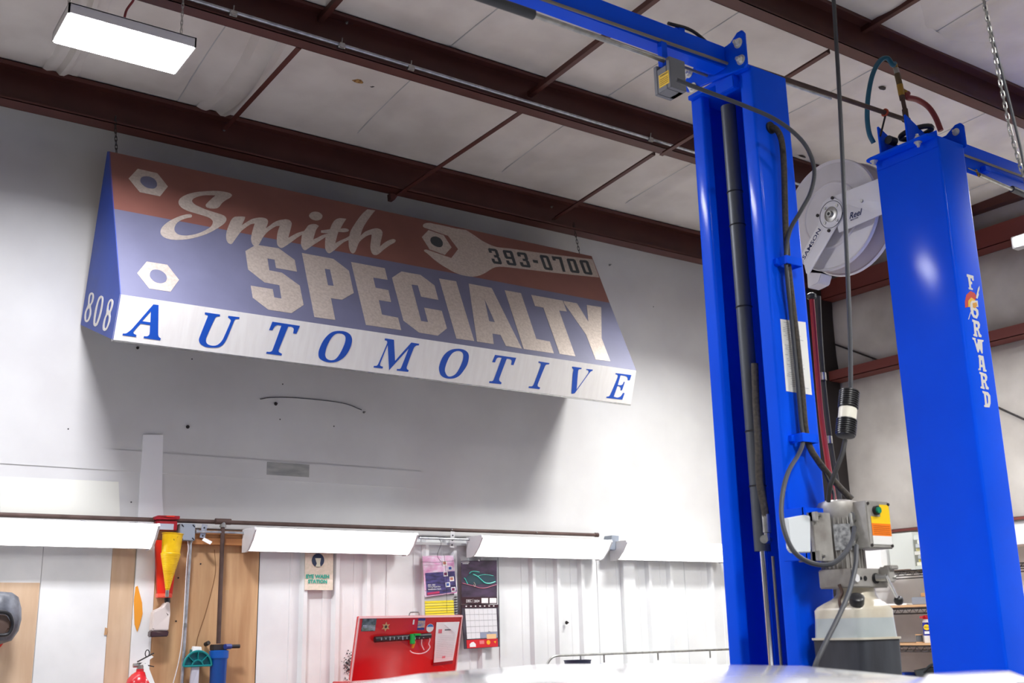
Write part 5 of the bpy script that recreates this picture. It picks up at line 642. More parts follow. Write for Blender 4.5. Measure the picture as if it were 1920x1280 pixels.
# --- hose reel on the back of column 2
RX = 4.60; rc = Vector((4.6, 3.594, 3.728))
rl = thing('hose_reel', (RX, 3.3, rc.z), 'large off white spring hose reel behind the lettered blue column', 'hose reel')
def disc(x, name, r=.305):
    m = MB(); prof = [(0, .05), (.001, .12), (-.004, .165), (-.004, .175), (.0, .19), (.001, r-.016), (-.006, r-.01), (-.008, r-.003), (0, r), (.012, r), (.012, .05)]
    m.lathe((x, rc.y, rc.z), (1, 0, 0), prof, 64, cap=False); o = m.build(name, OFFW, rl, smooth=True); return o
d1 = disc(RX, 'front_disc'); disc(RX+.13, 'rear_disc', .312)
m = MB(); m.lathe((RX+.01, rc.y, rc.z), (1, 0, 0), [(0, .05), (0, .13), (.12, .13), (.12, .05)], 40); m.build('drum', OFFW, rl, smooth=True)
m = MB(); m.lathe((RX+.02, rc.y, rc.z), (1, 0, 0), [(0, .15), (.0, .21), (.10, .21), (.10, .15)], 40); m.build('wound_hose', REDD, rl, smooth=True)
for k in range(8):    # embossed trapezoids on the disc, darker grey paints the shade of their relief
    a = 2*PI*(k+.35)/8; pts = []
    for da, rr in ((-.17, .205), (.17, .205), (.14, .275), (-.14, .275)): pts.append(Vector((RX-.004, rc.y+rr*math.cos(a+da), rc.z+rr*math.sin(a+da))))
    MB().ring([p for i in range(4) for p in (pts[i], pts[i].lerp(pts[(i+1) % 4], .5))], .0024, 5).build('emboss', mat('emboss_grey', (196, 192, 194), .5), rl)
A = [Vector(p) for p in ((4.555, 3.565, 3.807), (4.555, 3.249, 3.802), (4.555, 3.074, 3.787), (4.555, 3.085, 3.609), (4.555, 3.25, 3.608), (4.555, 3.519, 3.596))]
m = MB(); m.prism(A, (.006, 0, 0)); m.build('mount_arm', WHITE, rl, bevel=.002)
B = [Vector(p) for p in ((4.549, 3.62, 3.751), (4.549, 3.597, 3.795), (4.549, 3.567, 3.806), (4.549, 3.535, 3.802), (4.549, 3.487, 3.761), (4.549, 3.472, 3.71), (4.549, 3.495, 3.661), (4.549, 3.739, 3.421), (4.549, 3.756, 3.438), (4.549, 3.766, 3.507), (4.549, 3.653, 3.656))]
m = MB(); m.prism(B, (.005, 0, 0)); m.build('guide_arm', WHITE, rl, bevel=.002)
hub = Vector((4.549, 3.553, 3.708))
for k in range(4):
    a = 2*PI*k/4+.25; p = hub+Vector((0, .088*math.cos(a), .088*math.sin(a))); MB().cyl(p, p+Vector((-.007, 0, 0)), .009, 10).build('hub_bolt', DARKIRON, rl, smooth=True)
for k in range(4):
    a = 2*PI*k/4+.9; p = hub+Vector((0, .056*math.cos(a), .056*math.sin(a))); MB().cyl(p, p+Vector((-.006, 0, 0)), .008, 10).build('hub_bolt', ZINC, rl, smooth=True)
MB().ring([hub+Vector((-.0005, .074*math.cos(t), .074*math.sin(t))) for t in [2*PI*k/40 for k in range(40)]], .0018, 5).build('hub_ring', CYL, rl)
m = MB(); m.lathe(hub, (-1, 0, 0), [(0, .042), (.003, .042), (.005, .036), (.006, .018), (.020, .016), (.020, .008)], 24); m.build('hub_shaft', ZINC, rl, smooth=True)
m = MB(); m.lathe((RX-.001, rc.y, rc.z), (-1, 0, 0), [(0, .186), (.006, .182), (.008, .176), (.006, .170), (0, .166)], 64, cap=False); m.build('disc_ring', OFFW, rl, smooth=True)
MB().cyl(hub+Vector((-.0203, 0, 0)), hub+Vector((-.0212, 0, 0)), .009, 12).build('shaft_bore', BLACK, rl)
MB().cyl((4.555, 3.356, 3.717), Vector((4.555, 3.356, 3.717))+Vector((-.006, 0, 0)), .009, 8).build('arm_bolt', ZINC, rl)
P0 = Vector((4.548, 3.754, 3.513)); P1 = Vector((4.548, 3.625, 3.643)); ux = (P1-P0).normalized(); uy = Vector((-1, 0, 0)).cross(ux)
MB().prism([P0-ux*.005-uy*.006, P1+ux*.005-uy*.006, P1+ux*.005+uy*.038, P0-ux*.005+uy*.038], (-.0006, 0, 0)).build('name_label', PAPER, rl)
text('label_text', 'SAMSON', P0-Vector((.0008, 0, 0)), ux, uy, .024, mat('print_navy', (40, 50, 96), .6), rl, .0005, (P1-P0).length)
P0 = Vector((4.554, 3.443, 3.645)); P1 = Vector((4.554, 3.371, 3.645)); ux = (P1-P0).normalized(); uy = Vector((-1, 0, 0)).cross(ux)
text('label_text', 'Reel', P0, ux, (uy+ux*.35), .036, MATS['print_navy'], rl, .0008, (P1-P0).length)
text('label_text', 'MASTER', P0-uy*.011+ux*.006, ux, uy, .007, MATS['print_navy'], rl, .0008, .05)
m = MB(); q = [Vector(p) for p in ((4.55, 3.752, 3.443), (4.55, 3.654, 3.409), (4.55, 3.678, 3.362), (4.55, 3.755, 3.353))]; m.prism(q, (.09, 0, 0)); m.build('roller_outlet', OFFW, rl, bevel=.004)
m = MB(); p = Vector((4.62, 3.791, 3.347)); m.lathe(p, (0, 0, -1), [(0, .012), (.01, .026), (.03, .026), (.04, .012)], 14); m.build('hose_stop', RUBBER, rl, smooth=True)
MB().box(4.555, 3.217, rc.z-.06, 4.70, 3.225, rc.z+.10).build('mount_plate', WHITE, rl)
h = MB(); h.tube([p-Vector((0, 0, .03)), (4.6, 3.777, 3.187), (4.58, 3.766, 2.946), (4.5, 3.702, 2.64), (4.4, 3.608, 2.4), (4.3, 3.514, 2.237), (4.25, 3.468, 2.116), (4.25, 3.479, 1.918)], .014, 8)
tag(h.build('red_reel_hose', mat('hose_crimson', (150, 28, 44), .4), None, smooth=True, loc=p), 'crimson hose hanging from the reel outlet behind the open column', 'hose')
h = MB(); h.tube([(4.72, 3.835, 3.353), (4.7, 3.833, 3.094), (4.66, 3.806, 2.788), (4.6, 3.748, 2.488), (4.5, 3.647, 2.237), (4.45, 3.605, 2.085), (4.4, 3.576, 1.877)], .02, 8)
tag(h.build('black_hose_bundle', RUBBER, None, smooth=True, loc=(4.72, 3.835, 3.353)), 'thick black hose beside the crimson hose behind the open column', 'hose')
for a, lab_ in (((4.66, 3.805, 2.887), 'upper grey sleeve clamped round the thick black hose'), ((4.6, 3.757, 2.532), 'lower grey sleeve clamped round the thick black hose')):
    m = MB(); m.cyl(Vector(a)-Vector((0, 0, .02)), Vector(a)+Vector((0, 0, .02)), .024, 12); tag(m.build('hose_sleeve', ZINC, None, smooth=True, loc=a), lab_, 'clamp')

# --- hanging plug cable and chain
pc = thing('hanging_plug_cord', (3.336, 2.6, 2.438), 'dark cord hanging from the ceiling with a black and white plug', 'cord')
MB().tube([(3.513, 2.6, 4.555), (3.487, 2.6, 4.133), (3.454, 2.6, 3.634), (3.399, 2.6, 2.984), (3.366, 2.6, 2.637), (3.336, 2.6, 2.417)], .0085, 8).build('upper_cord', CABLE, pc, smooth=True)
top = Vector((3.333, 2.6, 2.441)); bot = Vector((3.277, 2.6, 2.244)); ax = (bot-top); Lp = ax.length; ax.normalize()
prof = []
for k in range(8): prof += [(k*.0085, .037), (k*.0085+.005, .037), (k*.0085+.006, .034), (k*.0085+.0082, .034)]
m = MB(); m.lathe(top, ax, [(0, .02), (.001, .034)]+[(h+.002, r) for h, r in prof], 28); m.build('plug_shell', BLACK, pc, smooth=True)
m = MB(); m.lathe(top+ax*.072, ax, [(0, .033), (.045, .033)], 28); tag(m.build('plug_collar', mat('cream_plastic', (232, 228, 214), .4), pc, smooth=True), 'cream collar between the two black plug halves')
m = MB(); m.lathe(top+ax*.117, ax, [(h, r) for h, r in prof[:28]]+[(.062, .034), (.064, .02)], 28); m.build('plug_shell', BLACK, pc, smooth=True)
MB().tube([bot-ax*.01, (3.256, 2.6, 2.201), (3.227, 2.61, 2.143), (3.211, 2.63, 2.086), (3.228, 2.66, 2.033)], .0085, 8).build('lower_cord', RUBBER, pc, smooth=True)
hc = thing('hanging_chain', (3.647, 2, 3.43), 'steel chain and grey cord hanging at the right edge of the view', 'chain')
m = MB(); chain(m, (3.563, 2, 3.911), (3.594, 2, 3.566), .03, .0022, .011); chain(m, (3.594, 2, 3.566), (3.619, 2, 3.326), .03, .0022, .011); chain(m, (3.619, 2, 3.326), (3.66, 2, 3.158), .03, .0022, .011); m.build('chain_link', ZINC, hc)
MB().tube([(3.596, 2.02, 3.956), (3.621, 2.02, 3.761), (3.663, 2.02, 3.551), (3.693, 2.02, 3.385), (3.713, 2.02, 3.241), (3.702, 2.02, 3.112)], .0055, 8).build('cord', CABLE, hc, smooth=True)

# ================================================================== SIGN
sg = thing('shop_sign', (3.4, 6.4, 3.2), 'large awning shaped shop sign reading Smith Specialty Automotive on the white wall', 'sign')
LTp, LMp, LUp, LBp, LKp = Vector((1.5404, 6.461, 4.476)), Vector((1.5384, 6.2538, 4.0337)), Vector((1.5404, 5.975, 3.438)), Vector((1.5404, 6.068, 3.202)), Vector((1.5404, 6.838, 3.473))
RTp, RMp, RUp, RBp, RKp = Vector((5.3297, 6.5256, 4.5012)), Vector((5.3178, 6.3159, 4.0537)), Vector((5.3093, 6.0357, 3.4555)), Vector((5.3228, 6.130, 3.2177)), Vector((5.32, 6.852, 3.49))
TL2 = LTp+Vector((0, .05, .018)); TR2 = RTp+Vector((0, .05, .018))
N1 = Vector(PLN['S1'][3]); N2 = Vector(PLN['S2'][3])
MB().prism([LTp, RTp, RMp, LMp], -N1*.006).build('brown_panel', BROWN, sg)
MB().prism([LMp, RMp, RUp, LUp], -N1*.006).build('slate_panel', SLATE, sg)
MB().prism([LUp, RUp, RBp, LBp], -N2*.006).build('white_fascia', FASCIA, sg)
m = MB(); m.prism([LTp, LMp, LUp, LBp, LKp, TL2], (.004, 0, 0)); m.build('side_panel', BLUE2, sg)
m = MB(); m.prism([RTp, RMp, RUp, RBp, RKp, TR2], (-.004, 0, 0)); m.build('side_panel', BLUE2, sg)
MB().prism([TL2, TR2, RKp, LKp], (0, -.004, 0)).build('back_panel', BROWN, sg)
MB().prism([LTp, RTp, TR2, TL2], (0, 0, -.004)).build('top_edge', BROWN, sg)
m = MB(); m.bar(LBp+Vector((0, .012, 0)), RBp+Vector((0, .012, 0)), .02, .012); m.build('bottom_angle', ZINC, sg)
lettering('smith', 'script_letter', SILVER, sg, .0010)
lettering('specialty', 'block_letter', SILVER, sg, .0014)
lettering('wrench', 'wrench_graphic', SILVER, sg, .0012)
lettering('nut', 'nut_graphic', SILVERB if False else SILVER, sg, .0012)
lettering('bolthole', 'bolt_hole', PRINT, sg, .0018); lettering('bolthole2', 'bolt_hole', SLATE, sg, .0018)
lettering('phone', 'phone_digit', PRINT, sg, .0018)
lettering('automotive', 'blue_letter', mat('letter_blue', (6, 74, 176), .45), sg, .0012)
lettering('number', 'white_numeral', SILVERB, sg, .0012)
for a, b, w in (((1.568, 6.487, 4.698), LTp+Vector((.05, .03, .012)), 'left'), ((5.129, 6.487, 4.704), RTp+Vector((-.10, .03, .012)), 'right')):
    m = MB(); chain(m, a, b, .036, .0024, .013); m.ring([Vector(a)+Vector((0, .012*math.cos(t), .012+.02*math.sin(t))) for t in [2*PI*k/10 for k in range(10)]], .0025, 5)
    m.build('hanging_chain', DARKIRON, sg)

# ================================================================== LIGHTS
def panel_light(x0, y0, label, z=4.4, chains=True, group=None, power=None):
    x1, y1 = x0+.60, y0+.32
    t = thing('led_panel_light', ((x0+x1)/2, (y0+y1)/2, z), label, 'ceiling light', group)
    m = MB(); m.box(x0, y0, z+.004, x1, y0+.008, z+.055); m.box(x0, y1-.008, z+.004, x1, y1, z+.055); m.box(x0, y0, z+.004, x0+.008, y1, z+.055); m.box(x1-.008, y0, z+.004, x1, y1, z+.055); m.box(x0, y0, z+.05, x1, y1, z+.056)
    m.build('housing', WHITE, t)
    m = MB(); m.box(x0+.008, y0+.008, z, x1-.008, y1-.008, z+.008); m.build('diffuser', GLOW, t)
    ld = bpy.data.lights.new('lamp', 'AREA'); ld.shape = 'RECTANGLE'; ld.size = .58; ld.size_y = .30; ld.energy = power or LAMP_W; ld.spread = SPREAD if x0 > 3 or not chains else math.radians(172); ld.color = (0.93, 0.93, 1.0) if x0 < 2 else (1.0, 0.99, 0.97)
    lo = bpy.data.objects.new('lamp', ld); COL.objects.link(lo); lo.parent = t; lo.location = (0, 0, -.003)
    for xx in (x0+.03, x1-.03):
        yt = y0+.16
        m = MB(); m.tube([(xx, y0+.03, z+.056), (xx, yt, z+.10), (xx, y1-.03, z+.056)], .0015, 4, 0); zt = CZ(yt)-.25 if chains else CZ(yt)-.02
        chain(m, (xx, yt, z+.10), (xx, yt, zt+.03 if chains else zt), .034, .0018, .010)
        m.build('hanging_chain', ZINC, t)
    return t
L1 = panel_light(.93, 4.86, 'bright white LED panel hanging by chains above the left end of the sign', power=LAMP_NEAR)
MB().tube([(1.218, 5.02, 4.519), (1.226, 5.02, 4.589), (1.256, 5.02, 4.658), (1.267, 5.02, 4.721)], .006, 6).build('power_cord', mat('cord_red', (150, 60, 66), .5), L1, smooth=True)
L2 = panel_light(5.63, 4.86, 'LED panel light hidden behind the open blue column', power=LAMP_NEAR)
k = 0
for (x, y, lab) in ((-2.6, 4.8, 'LED panel light on the same row, far to the left out of view'), (2.1, 0.2, 'LED panel light in front of the open blue column, out of view'), (4.3, 0.3, 'LED panel light in front of the lettered blue column, out of view'), (-3.0, 0.3, 'LED panel light near the left wall, out of view'), (6.8, 2.5, 'LED panel light near the far right wall, out of view'), (.9, -3.2, 'LED panel light at the back of the shop, out of view')):
    panel_light(x, y, lab, chains=False, power=115.0 if x > 6 else None)  # unseen panels added to brighten the columns, right wall and room
def strip_light(x0, x1, label):
    t = thing('strip_light', ((x0+x1)/2, 6.75, 2.2), label, 'wall light', None)
    m = MB(); m.extr([(6.625, 2.262), (6.79, 2.262), (6.79, 2.128), (6.735, 2.128)], x0+.012, x1-.012); m.build('housing', WHITE, t)
    m = MB(); m.extr([(6.61, 2.262), (6.60, 2.248), (6.645, 2.19), (6.70, 2.140), (6.735, 2.128), (6.74, 2.135), (6.628, 2.258)], x0+.014, x1-.014); m.build('lens', GLOWS, t)
    for xa in (x0, x1-.014):
        m = MB(); m.extr([(6.60, 2.266), (6.592, 2.248), (6.64, 2.185), (6.70, 2.132), (6.735, 2.120), (6.80, 2.120), (6.80, 2.266)], xa, xa+.014); m.build('end_cap', WHITE, t, bevel=.001)
    m = MB()
    for f in (.2, .8):
        xx = x0+(x1-x0)*f; m.box(xx-.03, 6.79, 2.19, xx+.03, 6.842, 2.24)
    m.build('mount_bracket', GALV, t)
    return t
strip_light(.80, 2.025, 'lit strip light at the left edge beside the yellow funnel')
strip_light(2.61, 3.775, 'lit strip light above the eye wash poster')
strip_light(4.285, 5.475, 'lit strip light over the middle of the corrugated wall, right of the calendar')
strip_light(5.61, 6.80, 'lit strip light nearest the blue lift, right of the small junction box')
t = thing('strip_light', (8.12, 4.578, 4.51), 'small white strip light end at the right edge high on the far wall', 'wall light')
p = Vector((8.1, 4.575, 4.514))
m = MB(); m.extr([(0, 0)]*0+[(p.y-.0, p.z-.05), (p.y-1.2, p.z-.05), (p.y-1.2, p.z+.05), (p.y, p.z+.05)], 8.05, 8.13) ; m.build('housing', WHITE, t, bevel=.004)
m = MB(); m.box(8.03, p.y-1.19, p.z-.035, 8.052, p.y-.03, p.z+.03); m.build('lens', GLOWS, t)

# ================================================================== PIPES, CONDUITS ON THE BACK WALL
bp_ = thing('wall_pipe', (2.5, 6.72, 2.28), 'long brown horizontal pipe along the wall above the strip lights', 'pipe')
MB().cyl((-3, 6.80, 2.288), (5.50, 6.80, 2.318), .013, 14).build('pipe_run', PIPEB, bp_, smooth=True)
m = MB(); m.lathe((5.47, 6.80, 2.318), (1, 0, 0), [(0, .017), (.03, .017)], 12); m.build('end_cap', PIPEB, bp_, smooth=True)
dp = thing('drop_pipe', (2.476, 6.78, 1.574), 'brown vertical drop pipe running down to the blue filter', 'pipe')
a = Vector((2.473, 6.78, 2.287)); b = Vector((2.478, 6.78, 1.571))
MB().cyl(a, b, .0135, 14).build('pipe_run', PIPEB, dp, smooth=True)
m = MB(); m.lathe(a+Vector((0, 0, .02)), (0, 0, -1), [(0, .018), (.02, .018), (.022, .021), (.034, .021)], 14); m.build('pipe_union', ZINC, dp, smooth=True)
m = MB(); m.cyl(a+Vector((-.05, 0, .022)), a+Vector((.05, 0, .022)), .019, 12); m.build('tee_fitting', PIPEB, dp, smooth=True)
cd = thing('conduit', (2.271, 6.79, 1.41), 'grey vertical conduit dropping from the grey junction box', 'conduit')
m = MB(); m.tube([(2.274, 6.79, 2.197), (2.276, 6.79, 2.132), (2.273, 6.79, 1.908), (2.271, 6.79, 1.657), (2.268, 6.79, 1.404), (2.267, 6.79, 1.198)], .0105, 12, 3); m.build('tube_run', GALV, cd, smooth=True)
m = MB(); m.cyl((2.269, 6.785, 1.694), (2.268, 6.785, 1.669), .014, 12); m.cyl((2.274, 6.79, 2.197), (2.276, 6.79, 2.174), .015, 12); m.build('coupling', ZINC, cd, smooth=True)
MB().tube([(2.255, 6.78, 2.183), (2.261, 6.78, 2.131), (2.256, 6.78, 2.051), (2.256, 6.78, 1.813), (2.253, 6.78, 1.626), (2.239, 6.78, 1.472), (2.206, 6.78, 1.322)], .003, 6).build('white_wire', WHITE, cd, smooth=True)
jb = thing('junction_box', (2.262, 6.8, 2.187), 'grey square junction box beside the yellow funnel', 'junction box')
p0 = Vector((2.199, 6.76, 2.183)); p1 = Vector((2.293, 6.76, 2.286))
MB().box(p0.x, 6.76, p0.z, p1.x, 6.84, p1.z).build('box_body', GREYBOX, jb, bevel=.004)
m = MB()
for x in (p0.x+.012, p1.x-.012):
    for z in (p0.z+.012, p1.z-.012): m.cbox((x, 6.758, z), (.018, .004, .005), Matrix.Rotation(.8, 3, 'Y'))
m.build('box_screw', BLACK, jb)
m = MB(); p = Vector((2.302, 6.78, 2.242)); q = Vector((2.657, 6.78, 2.243)); m.cyl(p, q, .0085, 12); m.cyl(p, p+Vector((.02, 0, 0)), .013, 10); m.build('side_conduit', GALV, jb, smooth=True)
c = thing('conduit', (4.109, 6.76, 2.264), 'thin grey conduit between the two middle strip lights', 'conduit')
MB().cyl((3.875, 6.76, 2.246), (4.4, 6.76, 2.246), .0085, 12).build('tube_run', GALV, c, smooth=True)
MB().tube([(4.032, 6.75, 2.243), (4.045, 6.75, 2.206), (4.015, 6.75, 2.132), (4.04, 6.75, 2.088)], .0016, 5).build('loose_wire', DARKIRON, c)
jb = thing('junction_box', (5.668, 6.8, 2.263), 'small grey box between the two right hand strip lights', 'junction box')
p0 = Vector((5.555, 6.72, 2.201)); p1 = Vector((5.642, 6.72, 2.314))
MB().prism([(5.577, 6.72, 2.312), (5.647, 6.72, 2.31), (5.636, 6.72, 2.216), (5.598, 6.72, 2.198), (5.544, 6.72, 2.201)], (0, .1, 0)).build('box_body', GREYBOX, jb, bevel=.003)
MB().tube([(5.665, 6.73, 2.287), (5.678, 6.72, 2.278), (5.671, 6.72, 2.253), (5.651, 6.73, 2.237)], .004, 6).build('cable_loop', WHITE, jb, smooth=True)
for a0, a1, b0, lab in (((2.361, 6.79, 2.288), (2.348, 6.79, 2.205), None, 'perforated grey strap hanging under the brown pipe beside the junction box'), ((1.636, 6.79, 2.284), (1.63, 6.79, 2.243), None, 'short grey strap above the leftmost strip light'), ((4.167, 6.79, 2.302), (4.157, 6.79, 2.19), None, 'white strap bracket between the two middle strip lights')):
    m = MB(); m.bar(a0, a1, .034, .003, up=(0, 1, 0))
    o = m.build('strap_bracket', WHITE if 'white' in lab else GALV, None, loc=a0); tag(o, lab, 'bracket')
    mm = MB()
    for f in (.25, .55, .85): c0 = Vector(a0).lerp(Vector(a1), f)+Vector((0, -.002, 0)); mm.cyl(c0, c0+Vector((0, -.002, 0)), .006, 8)
    mm.build('strap_hole', PRINT, o)
m = MB(); m.bar((2.351, 6.78, 2.198), (2.389, 6.74, 2.17), .022, .002, up=(0, 1, 0)); tag(m.build('loose_tab', WHITE, None, loc=(2.351, 6.78, 2.198)), 'small bent metal tab below the perforated strap', 'bracket')
pc2 = thing('ceiling_conduit', (2.395, 5.045, 4.763), 'bright metal conduit clipped along the middle purlin', 'conduit')
a = Vector((1.526, 5.05, 4.777)); b = Vector((5.074, 5.05, 4.768)); d = (b-a).normalized()
MB().cyl(a-d*3, b+d*2.2, .0105, 12).build('tube_run', GALV, pc2, smooth=True)
for q in ((1.773, 5.05, 4.765), (2.398, 5.05, 4.769), (2.838, 5.05, 4.76), (4.67, 5.05, 4.764)):
    q = Vector(q); m = MB(); m.cbox(q, (.03, .028, .028)); m.cyl(q, q+Vector((0, -.01, .045)), .004, 8); m.cyl(q+Vector((-.02, 0, 0)), q+Vector((.02, 0, 0)), .015, 10); m.build('beam_clamp', ZINC, pc2)

# ================================================================== THINGS ON THE LEFT WALL PART
fu = thing('funnel', (2.132, 6.72, 1.889), 'tall yellow plastic funnel hanging point down beside the junction box', 'funnel')
ct = Vector((2.135, 6.7, 2.218)); cm = Vector((2.129, 6.7, 2.102)); cb = Vector((2.122, 6.7, 1.885))
m = MB(); m.lathe(ct, cm-ct, [(0, .064), (.004, .064), (.006, .0605), ((cm-ct).length, .054)], 32); m.build('funnel_rim', YEL, fu, smooth=True)
Lf = (cb-cm).length; prof = [(0, .0555)]
for k in range(1, 25):
    h = Lf*k/25; r = .048*(1-k/25)**1.05+.012; prof += [(h-.002, r+.001), (h, r-.001)]
prof += [(Lf, .011)]
m = MB(); m.lathe(cm, cb-cm, prof, 32); m.build('funnel_cone', YEL, fu, smooth=True)
MB().cyl(cb, Vector((2.121, 6.7, 1.845)), .011, 14).build('funnel_spout', ZINC, fu, smooth=True)
mm = MB()
for c0, r in (((2.14, 6.642, 2.194), .009), ((2.128, 6.642, 2.178), .006)): mm.cyl(c0, Vector(c0)+Vector((0, .006, 0)), r, 9)
mm.build('oil_smudge', mat('smudge', (150, 120, 10), .6), fu)
rt = thing('red_bottle_rack', (2.143, 6.8, 1.861), 'red plastic holder on the wall behind the yellow funnel', 'holder')
m = MB(); m.prism([(2.065, 6.8, 2.185), (2.202, 6.8, 2.189), (2.199, 6.8, 2.067), (2.185, 6.8, 1.861), (2.098, 6.8, 1.855)], (0, .03, 0)); m.build('holder_back', REDP, rt, bevel=.002)
MB().prism([(2.08, 6.745, 1.868), (2.166, 6.745, 1.868), (2.168, 6.745, 1.843), (2.082, 6.745, 1.843)], (0, .05, 0)).build('holder_lip', mat('coral_plastic', (250, 96, 70), .4), rt, bevel=.003)
bx = thing('red_dispenser', (2.125, 6.8, 2.274), 'dark red dispenser with a grey label straddling the brown pipe', 'dispenser')
m = MB(); m.prism([(2.049, 6.76, 2.3), (2.179, 6.76, 2.301), (2.179, 6.76, 2.243), (2.05, 6.76, 2.242)], (0, .05, 0)); m.build('dispenser_body', REDD, bx, bevel=.003)
m = MB(); m.prism([(2.039, 6.75, 2.321), (2.057, 6.75, 2.329), (2.191, 6.75, 2.33), (2.189, 6.75, 2.31), (2.166, 6.75, 2.306), (2.04, 6.75, 2.302)], (0, .06, 0)); m.build('dispenser_lid', REDD, bx, bevel=.003)
MB().prism([(2.102, 6.748, 2.329), (2.161, 6.748, 2.33), (2.155, 6.748, 2.322), (2.109, 6.748, 2.322)], (0, .003, 0)).build('lid_label', REDP, bx)
MB().prism([(2.059, 6.758, 2.281), (2.157, 6.758, 2.281), (2.156, 6.758, 2.245), (2.058, 6.758, 2.245)], (0, .002, 0)).build('grey_label', mat('label_grey', (170, 176, 196), .6), bx)
bo = thing('oil_bottle', (2.11, 6.75, 1.613), 'cloudy square oil bottle with dark oil in the bottom under the funnel', 'bottle')
m = MB(); m.prism([(2.132, 6.74, 1.818), (2.155, 6.74, 1.818), (2.162, 6.74, 1.75), (2.155, 6.74, 1.652), (2.054, 6.74, 1.653), (2.06, 6.74, 1.766), (2.109, 6.74, 1.787)], (0, .06, 0)); m.build('bottle_body', mat('cloudy_plastic', (226, 214, 208), .3, alpha=.93), bo, bevel=.006)
m = MB(); m.prism([(2.051, 6.74, 1.654), (2.158, 6.74, 1.652), (2.154, 6.74, 1.618), (2.05, 6.74, 1.617)], (0, .06, 0)); m.build('bottle_oil', mat('dark_oil', (74, 54, 54), .2), bo, bevel=.005)
MB().cyl((2.144, 6.77, 1.847), (2.149, 6.77, 1.813), .017, 14).build('bottle_cap', BLACK, bo, smooth=True)
# fire extinguisher
fe = thing('fire_extinguisher', (1.994, 6.7, 1.333), 'red fire extinguisher with a white tag at the bottom left', 'fire extinguisher')
ex = Vector((1.989, 6.7, 1.416)); 
m = MB(); m.lathe(ex-Vector((0, 0, .50)), (0, 0, 1), [(0, .07), (.01, .075), (.44, .075), (.47, .066), (.495, .045), (.51, .022), (.525, .02)], 28); m.build('cylinder_body', mat('extinguisher_red', (206, 34, 44), .25, coat=.5), fe, smooth=True)
m = MB(); h0 = ex+Vector((0, 0, .025)); m.cyl(h0-Vector((0, 0, .01)), h0+Vector((0, 0, .035)), .018, 12); m.cyl(h0+Vector((-.04, 0, .02)), h0+Vector((.03, 0, .02)), .012, 10); m.build('valve_head', ZINC, fe, smooth=True)
m = MB(); m.bar(h0+Vector((-.02, -.01, .04)), h0+Vector((.07, -.01, .085)), .018, .005); m.bar(h0+Vector((-.01, -.01, .03)), h0+Vector((.075, -.01, .01)), .018, .005); m.ring([h0+Vector((.03+.012*math.cos(t), -.02, .085+.02*math.sin(t))) for t in [2*PI*k/10 for k in range(10)]], .003, 5); m.build('handle', DARKIRON, fe)
MB().prism([(1.986, 6.64, 1.467), (2.01, 6.64, 1.472), (2.06, 6.64, 1.361), (2.031, 6.64, 1.333)], (0, .002, 0)).build('inspection_tag', PAPER, fe)
MB().prism([(1.974, 6.66, 1.464), (2.038, 6.66, 1.515), (2.051, 6.66, 1.506), (1.992, 6.66, 1.463)], (0, .002, 0)).build('pull_tab', PAPER, fe)
# teal hose hanger
th = thing('hose_hanger', (2.357, 6.8, 1.453), 'teal half round hose hanger with ribbed face on the plywood', 'hanger')
TEAL = mat('teal_plastic', (0, 128, 130), .4); TEALD = mat('teal_dark', (0, 92, 104), .5)
hc0 = Vector((2.34, 6.75, 1.445)); R0 = .085
arc = [hc0+Vector((R0*math.cos(t), 0, R0*math.sin(t))) for t in [PI*k/20 for k in range(21)]]
MB().prism(arc, (0, .012, 0)).build('back_plate', TEALD, th)
m = MB(); m.tube([p+Vector((0, -.012, 0)) for p in arc], .007, 6, 0); m.tube([hc0+Vector((.033*math.cos(t), -.012, .033*math.sin(t))) for t in [PI*k/10 for k in range(11)]], .005, 6, 0); m.tube([arc[0]+Vector((0, -.012, 0)), arc[-1]+Vector((0, -.012, 0))], .006, 6, 0)
for k in (1, 2, 3): t = PI*k/4; m.bar(hc0+Vector((.033*math.cos(t), -.01, .033*math.sin(t))), hc0+Vector((R0*math.cos(t), -.01, R0*math.sin(t))), .004, .016, up=(0, 1, 0))
m.build('rib', TEAL, th, smooth=True)
MB().prism([(2.306, 6.74, 1.526), (2.365, 6.74, 1.521), (2.36, 6.74, 1.555), (2.311, 6.74, 1.559)], (0, .03, 0)).build('top_block', PAPER, th, bevel=.002)
m = MB(); m.prism([(2.305, 6.745, 1.52), (2.367, 6.745, 1.515), (2.363, 6.745, 1.537), (2.307, 6.745, 1.541)], (0, .05, 0)); m.build('top_bracket', TEAL, th, bevel=.002)
MB().prism([(2.309, 6.745, 1.449), (2.355, 6.745, 1.444), (2.353, 6.745, 1.286), (2.301, 6.745, 1.291)], (0, .02, 0)).build('hanging_strap', mat('strap_grey', (190, 190, 200), .4), th, bevel=.001)
# blue filter
fl = thing('water_filter', (2.487, 6.76, 1.341), 'blue cylindrical filter canister under the brown drop pipe', 'filter')
f0 = Vector((2.477, 6.76, 1.552))
m = MB(); m.lathe(f0-Vector((0, 0, .02)), (0, 0, -1), [(0, .05), (.004, .058), (.045, .058), (.055, .05), (.34, .046), (.36, .03)], 28); m.build('canister', mat('canister_blue', (16, 84, 170), .35), fl, smooth=True)
m = MB(); m.box(f0.x-.05, f0.y-.03, f0.z-.022, f0.x+.04, f0.y+.03, f0.z+.014); m.build('filter_head', DARKIRON, fl, bevel=.004)
m = MB(); m.cyl(f0+Vector((.02, -.045, 0)), f0+Vector((.06, -.03, 0)), .016, 12); m.build('blue_fitting', mat('fitting_blue', (40, 60, 130), .4), fl, smooth=True)
MB().cyl(f0+Vector((.05, -.01, 0)), f0+Vector((.125, -.01, .0)), .012, 12).build('outlet_pipe', DARKIRON, fl, smooth=True)
